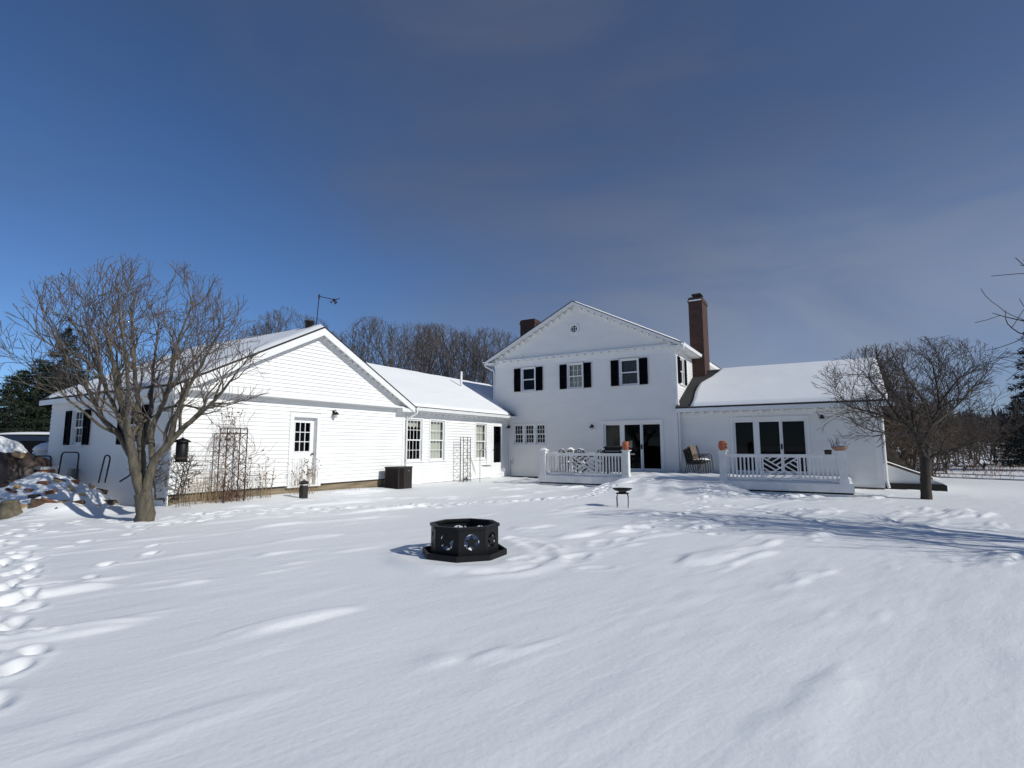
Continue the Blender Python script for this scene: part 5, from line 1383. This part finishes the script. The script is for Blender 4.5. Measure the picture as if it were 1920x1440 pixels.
def fan_tree(limbs, env, seed, base_r, kid_len, step=.11, levels=3, up=.30, angle=.55, spacing=(.17, .12, .09), start=.30, tip_r=.0042, shrink=.60, thr=.02, flare=1.2, origin=(0, 0, 0), gnarl=.10, side_shoots=True):
    """limbs: [(polyline, r0, r1)], the first is the trunk. Shoots leave each limb at a narrow angle and curve upwards; env(p) < 1 inside the crown."""
    r_ = np.random.default_rng(seed); big, small = MB(), MB(); O = np.array(origin)
    def emit(P, R_):
        P = [np.array(p)-O for p in P]
        k = int((np.array(R_) > thr).sum())
        if k >= 2: big.tube(P[:k+1], list(R_[:k+1]), 9 if R_[0] > .07 else 6, False)
        if k < len(P)-1:
            a = max(0, k-1) if k >= 2 else 0
            small.tube(P[a:], list(R_[a:]), 5 if R_[a] > .014 else 3, False)
    def shoot(p, d, L, r0, lev):
        n = max(3, int(L/step)); P = [p]; d = d/np.linalg.norm(d)
        bend = r_.normal(size=3)*.05
        for k in range(n):
            d = d+bend+r_.normal(size=3)*gnarl+np.array([0, 0, up*.16]); d = d/np.linalg.norm(d)
            q = P[-1]+d*L/n
            if env(q) > 1.0: break
            P.append(q)
        if len(P) < 2: return
        R_ = np.linspace(r0, tip_r if lev >= levels-1 else max(tip_r, r0*.42), len(P))
        emit(P, R_)
        if lev < levels: kids(P, R_, lev+1, L)
    def kids(P, R_, lev, L):
        P = np.array(P); seg = np.linalg.norm(np.diff(P, axis=0), axis=1); tot = seg.sum(); s_ = tot*(start if lev == 1 else .22)
        cum = np.concatenate([[0], np.cumsum(seg)]); sgn = 1
        while s_ < tot:
            i = min(np.searchsorted(cum, s_)-1, len(seg)-1); i = max(i, 0); f = (s_-cum[i])/max(seg[i], 1e-6)
            p = P[i]*(1-f)+P[i+1]*f; d = (P[i+1]-P[i])/max(seg[i], 1e-6)
            ax = np.cross(d, r_.normal(size=3)); ax = ax/(np.linalg.norm(ax)+1e-9)
            a = angle*(.75+.6*r_.random()); nd = d*math.cos(a)+ax*math.sin(a); nd[2] += up*(.5 if lev == 1 else .35)
            rr = R_[min(i, len(R_)-1)]
            kl = kid_len*shrink**(lev-1)*(.55+.75*r_.random())
            shoot(p, nd, kl, max(tip_r, rr*(.50+.2*r_.random())) if lev < 3 else max(tip_r, min(rr*.7, .008)), lev)
            s_ += spacing[min(lev-1, len(spacing)-1)]*(.6+.8*r_.random())
        # the tip itself forks
        if lev <= levels:
            d = P[-1]-P[-2]; d = d/np.linalg.norm(d)
            for q in range(2):
                nd = d+r_.normal(size=3)*.35; nd[2] += up*.4
                shoot(P[-1], nd, kid_len*shrink**(lev-1)*(.6+.5*r_.random()), R_[-1]*.8, lev)
    for k, (pl, r0, r1) in enumerate(limbs):
        pl = [np.array(p, float) for p in pl]; dense = []
        for a in range(len(pl)-1):                                   # smooth curve through the points
            p0 = pl[max(a-1, 0)]; p1 = pl[a]; p2 = pl[a+1]; p3 = pl[min(a+2, len(pl)-1)]
            m = max(2, int(np.linalg.norm(p2-p1)/step))
            for t in np.arange(m)/m: dense.append(.5*((2*p1)+(-p0+p2)*t+(2*p0-5*p1+4*p2-p3)*t*t+(-p0+3*p1-3*p2+p3)*t**3)+r_.normal(size=3)*step*.06)
        dense.append(pl[-1])
        if k == 0: dense[0] = pl[0]
        n = len(dense); R_ = r0+(r1-r0)*np.linspace(0, 1, n)**.8
        if k == 0 and flare > 1: R_ = R_*np.array([1+(flare-1)*math.exp(-(p[2]-pl[0][2])/.18) for p in dense])
        emit(dense, R_)
        if k > 0 or len(limbs) == 1: kids(dense, R_, 1, 0)
    return big, small
def tree_thing(name, label, cat, loc, big, small, mb_, ms_, group=None, rz=0.0, sc=1.0):
    t = free(name, label, cat, loc, rz, group); t.scale = (sc, sc, sc)
    part('trunk', big, mb_, t, True); part('crown', small, ms_, t, True)
    return t
# --- the big bare tree by the garage corner
TB = hit(272, 977, 8); TY = TB.y
def lp(x, y, dy=0.0): v = at(x, y, TY+dy); return (v.x, v.y, v.z)
limbs = [([(TB.x, TB.y, TB.z-.15), (TB.x-.01, TB.y, TB.z+.25), lp(268, 925)], .185, .165),
         ([lp(268, 932), lp(258, 900, -.05), lp(250, 862, -.10), lp(245, 832, -.15), lp(236, 785, -.2), lp(222, 735, -.35), lp(212, 680, -.5), lp(200, 620, -.6)], .115, .022),
         ([lp(250, 862, -.10), lp(222, 815, -.05), lp(197, 790, -.1), lp(180, 758, -.2), lp(155, 715, -.4), lp(122, 670, -.6), lp(95, 610, -.8)], .075, .016),
         ([lp(268, 932), lp(266, 890, .12), lp(265, 850, .2), lp(262, 775, .3), lp(254, 712, .4), lp(250, 640, .4), lp(245, 575, .5)], .10, .020),
         ([lp(268, 932), lp(279, 900, -.02), lp(287, 868, -.02), lp(300, 850, -.05), lp(318, 830, -.05), lp(345, 802, 0), lp(380, 772, 0), lp(412, 740, -.1), lp(450, 690, -.3)], .105, .014),
         ([lp(287, 868, -.02), lp(284, 812, .1), lp(300, 770, .1), lp(313, 738, .2), lp(325, 690, .3), lp(338, 630, .4), lp(360, 575, .5)], .072, .016),
         ([lp(318, 830, -.05), lp(328, 785, -.2), lp(350, 735, -.4), lp(385, 670, -.6), lp(420, 610, -.8)], .055, .014),
         ([lp(265, 850, .2), lp(282, 770, .5), lp(288, 690, .9), lp(298, 610, 1.2)], .06, .014),
         ([lp(245, 832, -.15), lp(215, 765, .3), lp(178, 680, .7), lp(150, 600, 1.0)], .06, .014),
         ([lp(236, 785, -.2), lp(240, 715, -.7), lp(232, 635, -1.1), lp(225, 575, -1.3)], .05, .013),
         ([lp(222, 815, -.05), lp(185, 795, -.3), lp(140, 758, -.5), lp(95, 718, -.6), lp(50, 680, -.6)], .038, .009),
         ([lp(313, 738, .2), lp(350, 690, .8), lp(385, 640, 1.2)], .04, .012),
         ([lp(180, 758, -.2), lp(190, 690, -.9), lp(170, 620, -1.3)], .04, .012)]
ec = np.array([TB.x-.20, TB.y, 3.42])
def env_l(p):
    q = (p-ec)/np.array([2.80, 2.4, 2.38 if p[2] > ec[2] else 2.2]); return float(q@q)*(.90+.22*vnoise(p[0]*1.3+7, p[2]*1.3+p[1]))
big, small = fan_tree(limbs, env_l, 3, .18, 1.05, step=.10, levels=3, up=.34, angle=.50, spacing=(.27, .25, .22), start=.32, tip_r=.0052, origin=TB, flare=1.22, gnarl=.15)
tree_thing('bare_tree', 'big spreading bare tree with forked grey trunk beside the wood pile', 'tree', TB, big, small, 'bark', 'twig')
hk = np.array(lp(345, 804, 0))
m = MB(); m.tube([(0, 0, .56), (0, 0, .70), (hk[0]-fd_p.x, hk[1]-fd_p.y, hk[2]-fd_p.z+.60)], .006, 4); part('hanger', m, 'black_iron', bf)
# --- right-hand apple tree
RB = hit(1737, 936, 10); RYy = RB.y
def rp(x, y, dy=0.0): v = at(x, y, RYy+dy); return (v.x, v.y, v.z)
limbs = [([(RB.x, RB.y, RB.z-.15), rp(1736, 900), rp(1735, 858)], .145, .13),
         ([rp(1735, 865), rp(1726, 838), rp(1715, 810, .2), rp(1690, 790, .3), rp(1640, 775, .3), rp(1590, 762, .2)], .085, .012),
         ([rp(1715, 810, .2), rp(1710, 770, .4), rp(1700, 720, .6), rp(1690, 680, .9)], .055, .013),
         ([rp(1726, 838), rp(1745, 800, -.2), rp(1760, 760, -.3), rp(1755, 710, -.3), rp(1745, 675, -.2)], .06, .013),
         ([rp(1735, 865), rp(1770, 845, -.2), rp(1815, 835, -.3), rp(1860, 815, -.4)], .05, .010),
         ([rp(1745, 800, -.2), rp(1790, 765, .2), rp(1830, 720, .5), rp(1860, 690, .7)], .05, .011),
         ([rp(1715, 810, .2), rp(1670, 812, -.6), rp(1620, 802, -1.2), rp(1585, 780, -1.4)], .045, .010),
         ([rp(1735, 865), rp(1750, 820, .8), rp(1780, 770, 1.5)], .05, .011),
         ([rp(1745, 800, -.2), rp(1730, 750, -1.0), rp(1700, 710, -1.5), rp(1660, 690, -1.7)], .045, .011),
         ([rp(1760, 760, -.3), rp(1790, 720, -.9), rp(1820, 690, -1.3)], .04, .010),
         ([rp(1690, 790, .3), rp(1655, 740, .5), rp(1620, 700, .6)], .04, .010)]
ec2 = np.array([RB.x-.12, RB.y, 2.95])
def env_r(p):
    q = (p-ec2)/np.array([3.25, 2.9, 1.95 if p[2] > ec2[2] else 1.75]); return float(q@q)*(.90+.22*vnoise(p[0]*1.3+17, p[2]*1.3+p[1]))
big, small = fan_tree(limbs, env_r, 9, .145, .95, step=.11, levels=3, up=.16, angle=.60, spacing=(.185, .18, .17), start=.18, tip_r=.0052, origin=RB, flare=1.15, gnarl=.13)
tree_thing('bare_tree', 'dark spreading apple tree in front of the right wing', 'tree', RB, big, small, 'bark_dark', 'twig_dark')
# --- generic bare trees
def generic(H, R_, n, base_r, tip_r, step, seed, low=.28, stems=1, tall=1.0):
    r_ = np.random.default_rng(seed); att = []
    while len(att) < n:
        p = np.array([r_.uniform(-R_, R_), r_.uniform(-R_, R_), r_.uniform(low*H, H)])
        t = (p[2]/H-low)/(1-low); rr = R_*(math.sin(min(1, t*1.25+.12)*math.pi*.5)*math.sqrt(max(0, 1-t**3)))*(.75+.5*vnoise(p[2]*.8+seed, math.atan2(p[1], p[0])*1.5+seed))
        if math.hypot(p[0], p[1]) > rr: continue
        att.append(p)
    sd = [[(0, 0, -.3), (.02*H*r_.normal()*.3, 0, .12*H), (.02*H*r_.normal(), .02*H*r_.normal(), low*H), (.04*H*r_.normal(), .04*H*r_.normal(), .55*H)]]
    for k in range(stems-1):
        a = r_.random()*6.28; sd.append([(0, 0, .0), (.08*R_*math.cos(a), .08*R_*math.sin(a), .1*H), (.35*R_*math.cos(a), .35*R_*math.sin(a), low*H+.1), (.5*R_*math.cos(a), .5*R_*math.sin(a), .6*H)])
    N, P = grow(sd, att, step, step*8, step*1.8, 110, seed=seed, jit=.16, up=.45)
    N, P = twigs(N, P, 3, step*2.4, seed, prob=.25, spread=.45, up=.6)
    return skeleton_mesh(N, P, base_r, tip_r, base_r*.25, 1.2)
def yard_tree(H, Rw, seed, base_r, tip_r, stems=1, step=.30, low=.18, levels=3, kid=None, spacing=(.42, .36, .30), up=.34, angle=.50):
    r_ = np.random.default_rng(seed); L = []
    for k in range(stems):
        a = r_.random()*6.28+k*2.1; o = .16*Rw*(0 if stems == 1 else 1)
        L.append(([(o*.3*math.cos(a), o*.3*math.sin(a), -.3), (o*math.cos(a), o*math.sin(a), low*H), (2.0*o*math.cos(a)+.1*r_.normal(), 2.0*o*math.sin(a)+.1*r_.normal(), .45*H), (2.6*o*math.cos(a)+.2*r_.normal(), 2.6*o*math.sin(a)+.2*r_.normal(), .70*H), (2.8*o*math.cos(a)+.25*r_.normal(), 2.8*o*math.sin(a)+.25*r_.normal(), .90*H)], base_r*(1 if k == 0 else .8), base_r*.14))
    def env(p):
        t = (p[2]/H-.12)/.88
        if t > 1 or t < 0: return 2.0
        rr = Rw*min(1, .30+1.5*t)*math.sqrt(max(.02, 1-t**3))*(.80+.4*vnoise(p[2]*.7+seed, math.atan2(p[1], p[0])*1.4+seed))
        return math.hypot(p[0], p[1])/rr
    b, s_ = MB(), MB()
    for l in L:
        x, y = fan_tree([l], env, seed+int(l[1]*1e4), base_r, kid or Rw*1.05, step=step, levels=levels, up=up, angle=angle, spacing=spacing, start=low, tip_r=tip_r, thr=base_r*.3, gnarl=.12)
        b.add(x.v, x.f); s_.add(y.v, y.f)
    return b, s_
var = [yard_tree(12.0, 4.0, 31, .17, .013, spacing=(.50, .72, .68), up=.62, angle=.80), yard_tree(12.5, 3.5, 47, .14, .013, 2, spacing=(.85, .80, .78), up=.62, angle=.75), yard_tree(11.0, 4.2, 59, .15, .013, 3, spacing=(1.0, .85, .80), up=.62, angle=.75)]
proto = []
def far_tree(v, px_, Y_, top_y, label, group, rz):
    p = at(px_, 836, Y_); z = hz(p.x, p.y); H = (at(px_, top_y, Y_).z-z); h0 = (12.0, 12.5, 11.0)[v]
    if len([q for q in proto if q[0] == v]) == 0:
        t = tree_thing('bare_tree', label, 'tree', Vector((p.x, p.y, z)), *var[v], 'far_twig', 'far_twig', group, rz, H/h0); proto.append((v, t))
    else:
        t = clone([q[1] for q in proto if q[0] == v][0], Vector((p.x, p.y, z)), rz, label); t.scale = (H/h0,)*3; t['group'] = group
    return t
G1 = 'bare trees behind the long wing roof'
lab = 'bare dark tree rising behind the snowy roof of the long wing'
for k, (x, Y_, ty) in enumerate([(672, 44, 640), (706, 40, 592), (740, 46, 602), (768, 42, 598), (800, 47, 604), (826, 43, 606), (852, 46, 620), (880, 42, 608), (912, 44, 612), (940, 41, 618), (785, 55, 606)]):
    far_tree((k*2+k//3) % 3, x, Y_, ty, lab, G1, k*1.7)
G2 = 'distant hazy bare trees beyond the garage ridge'
for k, (x, Y_, ty) in enumerate([(508, 82, 580), (532, 86, 572), (560, 84, 590), (484, 84, 605), (622, 88, 622)]): far_tree(k % 3, x, Y_, ty, 'distant bare tree showing over the garage ridge', G2, k*2.3)
G3 = 'bare trees at the field edge right of the house'
for k, (x, Y_, ty) in enumerate([(1690, 48, 735), (1725, 44, 725), (1760, 52, 745), (1795, 46, 770), (1835, 60, 785), (1868, 66, 790), (1705, 60, 730)]): far_tree(k % 3, x, Y_, ty, 'bare field-edge tree behind the dark apple tree', G3, k*2.1+.4)
# thicket and old multi-stem tree behind the right wing
bsh = [generic(3.6, 2.2, 900, .07, .009, .15, 71, .06, 6), generic(3.0, 2.0, 800, .06, .009, .14, 83, .05, 6)]
G4 = 'brown leafless thicket bushes beyond the right wing'
bp_ = []
for k, (x, Y_, s) in enumerate([(1690, 25, 1.15), (1735, 28, 1.1), (1665, 24, 1.2), (1770, 30, 1.0), (1710, 23, .95), (1805, 33, 1.0), (1840, 36, .95), (1675, 30, 1.3), (1745, 35, 1.2), (1790, 40, 1.2), (1865, 42, 1.1), (1890, 38, 1.0), (1830, 46, 1.2), (1700, 34, 1.25)]):
    p = at(x, 836, Y_); v = k % 2; L_ = Vector((p.x, p.y, hz(p.x, p.y)))
    if k < 2: t = tree_thing('thicket_bush', 'tangled brown leafless bush in the thicket beyond the right wing', 'bush', L_, *bsh[v], 'brush_twig', 'brush_twig', G4, k*1.3, s); bp_.append(t)
    else: t = clone(bp_[v], L_, k*1.9); t.scale = (s,)*3
p = at(1708, 895, 22.5); m = MB(); m2_ = MB()
def crook(pts, r): return MB().tube(pts, r, 8)
ot = free('old_tree', 'old crooked dark tree trunk leaning behind the cellar hatch', 'tree', (p.x, p.y, hz(p.x, p.y)), 0)
part('trunk', crook([(.6, 0, -.2), (.3, 0, .25), (-.1, .1, .55), (-.5, .1, .95), (-.95, .2, 1.9), (-1.3, .3, 3.2)], [.30, .24, .20, .19, .16, .10]), 'bark_dark', ot, True)
part('limb', crook([(.75, .1, -.2), (.85, .1, .6), (.95, .2, 1.4), (1.3, .3, 2.4), (1.5, .4, 3.4)], [.17, .14, .12, .10, .06]), 'bark_dark', ot, True)
part('limb', crook([(-.4, .1, .9), (.1, .0, 1.5), (.5, -.1, 2.3), (.7, -.2, 3.2)], [.12, .10, .08, .05]), 'bark_dark', ot, True)
p = at(1664, 895, 28.0); ot2 = free('old_tree', 'thick straight dark trunk close behind the wing end wall', 'tree', (p.x, p.y, 0), 0)
part('trunk', crook([(0, 0, -.3), (0, 0, 1.2), (-.1, 0, 2.4), (-.2, 0, 3.6)], [.40, .33, .30, .26]), 'bark_dark', ot2, True)
b1, s1 = yard_tree(7.0, 2.6, 91, .22, .010, 1, low=.4, spacing=(.5, .5, .45)); part('crown', s1, 'brush_twig', ot2, True); part('limb', b1, 'bark_dark', ot2, True)
# --- tree outside the frame on the right whose shadow crosses the lawn
SBx, SBy = 8.45+.857*3.5, 9.02-.515*3.5
b1, s1 = yard_tree(6.3, 4.2, 101, .15, .006, 3, step=.16, low=.2, kid=2.6, spacing=(.44, .42, .40), up=.25, angle=.75)
tree_thing('bare_tree', 'bare yard tree whose branch tips enter beside the right spruce', 'tree', Vector((SBx, SBy, hz(SBx, SBy))), b1, s1, 'bark_dark', 'twig_dark', None, 2.0)
# --- bare shrub at the garage corner
q = hit(312, 948, 8)
b1, s1 = generic(1.5, .85, 560, .036, .0068, .06, 111, .05, 9)
tree_thing('bare_shrub', 'bare twiggy shrub at the garage corner under the feeder', 'shrub', q, b1, s1, 'bark_dark', 'twig')

# ------------------------------------------------------------------ conifers
def conifer(H, R_, seed, dens=1.0):
    r_ = np.random.default_rng(seed); tr_ = MB(); tr_.tube([(0, 0, -.3), (0, 0, H*.5), (0, 0, H)], [.03*H*.6, .016*H, .01], 7, False)
    V = []; nF = 0
    nl = int(H*4.2)
    for i in range(nl):
        z = .06*H+(H*.93)*i/nl; t = 1-z/H
        n = int(7+6*t)
        for k in range(n):
            a = r_.random()*6.28; L = R_*(t**.8)*(.65+.5*r_.random())+.12; droop = .10+.25*t*r_.random()
            m = int((10+L*26)*dens)
            s = r_.random(m)**.7; u = np.array([math.cos(a), math.sin(a), 0]); wv = np.array([-u[1], u[0], 0])
            base = np.outer(s*L, u)+np.outer((r_.random(m)-.5)*.55*L*(1-.5*s)*.9, wv); base[:, 2] = z-droop*s*L+.10*L*s*s+(r_.random(m)-.5)*.14
            d = u[None]*.5+r_.normal(size=(m, 3))*.55; d[:, 2] -= .15; d /= np.linalg.norm(d, axis=1)[:, None]
            c = np.cross(d, r_.normal(size=(m, 3))); c /= np.linalg.norm(c, axis=1)[:, None]
            ln = (.16+.16*r_.random(m))[:, None]
            V.append(np.stack([base-c*.030, base+c*.030, base+d*ln], 1).reshape(-1, 3))
    V = np.concatenate(V); nd = MB(); nd.v = [tuple(p) for p in V]; nd.f = [(3*i, 3*i+1, 3*i+2) for i in range(len(V)//3)]
    return tr_, nd
cf = [conifer(9.0, 2.3, 5, .8), conifer(7.0, 2.5, 6, .8)]
cp = {}
def put_conifer(v, px_, Y_, top_y, label, mt='needle', rz=0.0, wide=1.0, group=None):
    p = at(px_, 836, Y_); z = hz(p.x, p.y); H = at(px_, top_y, Y_).z-z; s = H/(9.0, 7.0)[v]; key = (v, mt)
    if key not in cp:
        t = free('evergreen_tree', label, 'tree', Vector((p.x, p.y, z)), rz, group); part('trunk', cf[v][0], 'bark_dark', t, True); part('crown', cf[v][1], mt, t); cp[key] = t
    else: t = clone(cp[key], Vector((p.x, p.y, z)), rz, label); 
    if group: t['group'] = group
    t.scale = (s*wide, s*wide, s); return t
put_conifer(0, 108, 30, 608, 'tall dark evergreen tree rising above the garage eave', 'needle', .3, 1.0)
GL = 'lower evergreens in a row behind the parked van'; ll = 'broad dark evergreen in the row behind the parked van'
for k, (x, Y_, ty) in enumerate([(60, 29, 668), (10, 28, 700), (-45, 30, 690), (140, 31, 690), (85, 33, 680), (30, 32, 690), (170, 34, 700)]): put_conifer(1, x, Y_, ty, ll, 'needle', k*1.1, 1.15, GL)
put_conifer(0, 1968, 33, 590, 'big blue-black spruce at the field edge right of the apple tree', 'needle_blue', .8, 1.0)
put_conifer(1, 1915, 40, 740, 'small blue-black spruce left of the big one', 'needle_blue', 1.8, .9)

# ------------------------------------------------------------------ far field: strips, grasses, wooded hill
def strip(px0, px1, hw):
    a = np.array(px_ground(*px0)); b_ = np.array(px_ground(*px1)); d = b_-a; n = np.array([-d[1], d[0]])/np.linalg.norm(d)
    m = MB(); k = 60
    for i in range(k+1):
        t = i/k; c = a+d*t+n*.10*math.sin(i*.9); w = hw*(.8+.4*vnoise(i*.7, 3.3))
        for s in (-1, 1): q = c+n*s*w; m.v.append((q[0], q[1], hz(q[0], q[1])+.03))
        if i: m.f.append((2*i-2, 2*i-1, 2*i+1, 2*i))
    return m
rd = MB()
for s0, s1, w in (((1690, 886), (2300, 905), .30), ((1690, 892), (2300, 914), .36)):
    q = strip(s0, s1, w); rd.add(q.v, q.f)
o = bpy.data.objects.new('driveway_tracks', mesh_of('driveway_tracks', rd, 'icy_track')); col.objects.link(o); o['kind'] = 'structure'; o['label'] = 'blue-grey strips across the snowy field'  # blue-grey strips laid just above the snow
gm = MB(); r_ = np.random.default_rng(77)
for k in range(420):
    x = r_.uniform(1660, 2100); y = 876+22*r_.random()**1.2 if k % 2 else 870+8*r_.random()
    gxx, gyy = px_ground(x, y); 
    if gyy > 160: continue
    z = hz(gxx, gyy); h = .15+.28*r_.random()
    for j in range(3):
        d = r_.normal(size=2)*.12; c = r_.normal(size=2)*.15; w = .012+.006*gyy/30
        gm.add([(gxx+c[0]-w, gyy+c[1], z), (gxx+c[0]+w, gyy+c[1], z), (gxx+c[0]+d[0], gyy+c[1]+d[1], z+h)], [(0,1,2)])
o = bpy.data.objects.new('field_grass', mesh_of('field_grass', gm, 'vine')); col.objects.link(o); o['kind'] = 'stuff'; o['label'] = 'dry grass tufts poking through the snowy field'
t = at(1751, 900, 27.0); z = hz(t.x, t.y); m = MB(); m.tube([(0, 0, -.1), (0, 0, .62)], .02, 5)
m.tube([(0, 0, .55), (.10, 0, .30), (.25, 0, .28), (.36, 0, .40), (.38, 0, .55)], .012, 5); o = solo('garden_post', m, 'black_iron', 'thin post with a looped hose beyond the cellar hatch', 'post', (0, 0, 0)); o.location = (t.x, t.y, z)
# wooded ridge on the right horizon
hm = MB(); r_ = np.random.default_rng(5)
def far_ridge():
    m = MB(); n = 90
    for i in range(n):
        a = math.radians(18+60*i/(n-1)); d = 420; h = 14+12*fbm(i*.11, 1.0, 3)+6*sstep(30, 60, i)
        x, y = d*math.sin(a), d*math.cos(a)
        for rr, zz_ in ((1.0, 0), (1.08, h), (1.3, h*.9), (1.5, 0)): m.v.append((x*rr, y*rr, zz_))
        if i:
            for k in range(3): o = 4*i; m.f.append((o-4+k, o+k, o+k+1, o-4+k+1))
    return m
o = bpy.data.objects.new('hill', mesh_of('hill', far_ridge(), 'hill_wood', smooth=True)); col.objects.link(o); o['kind'] = 'structure'; o['label'] = 'low wooded hill on the right horizon'
tm = MB()
for k in range(5200):
    a = math.radians(20+56*r_.random()); d = 300+150*r_.random(); x, y = d*math.sin(a), d*math.cos(a); h = 5+7*r_.random(); w = .5+.8*r_.random(); z0 = hz(x, y)+ (8*r_.random() if d > 400 else 0)
    s = np.array([y, -x, 0])/d
    for j in range(3):
        c = np.array([x, y, z0])+s*r_.normal()*1.6; tip = c+np.array([0, 0, h])+s*r_.normal()*1.2
        tm.add([c-s*w, c+s*w, tip], [(0,1,2)])
o = bpy.data.objects.new('far_wood', mesh_of('far_wood', tm, 'hill_wood')); col.objects.link(o); o['kind'] = 'stuff'; o['label'] = 'far bare wood along the right horizon'
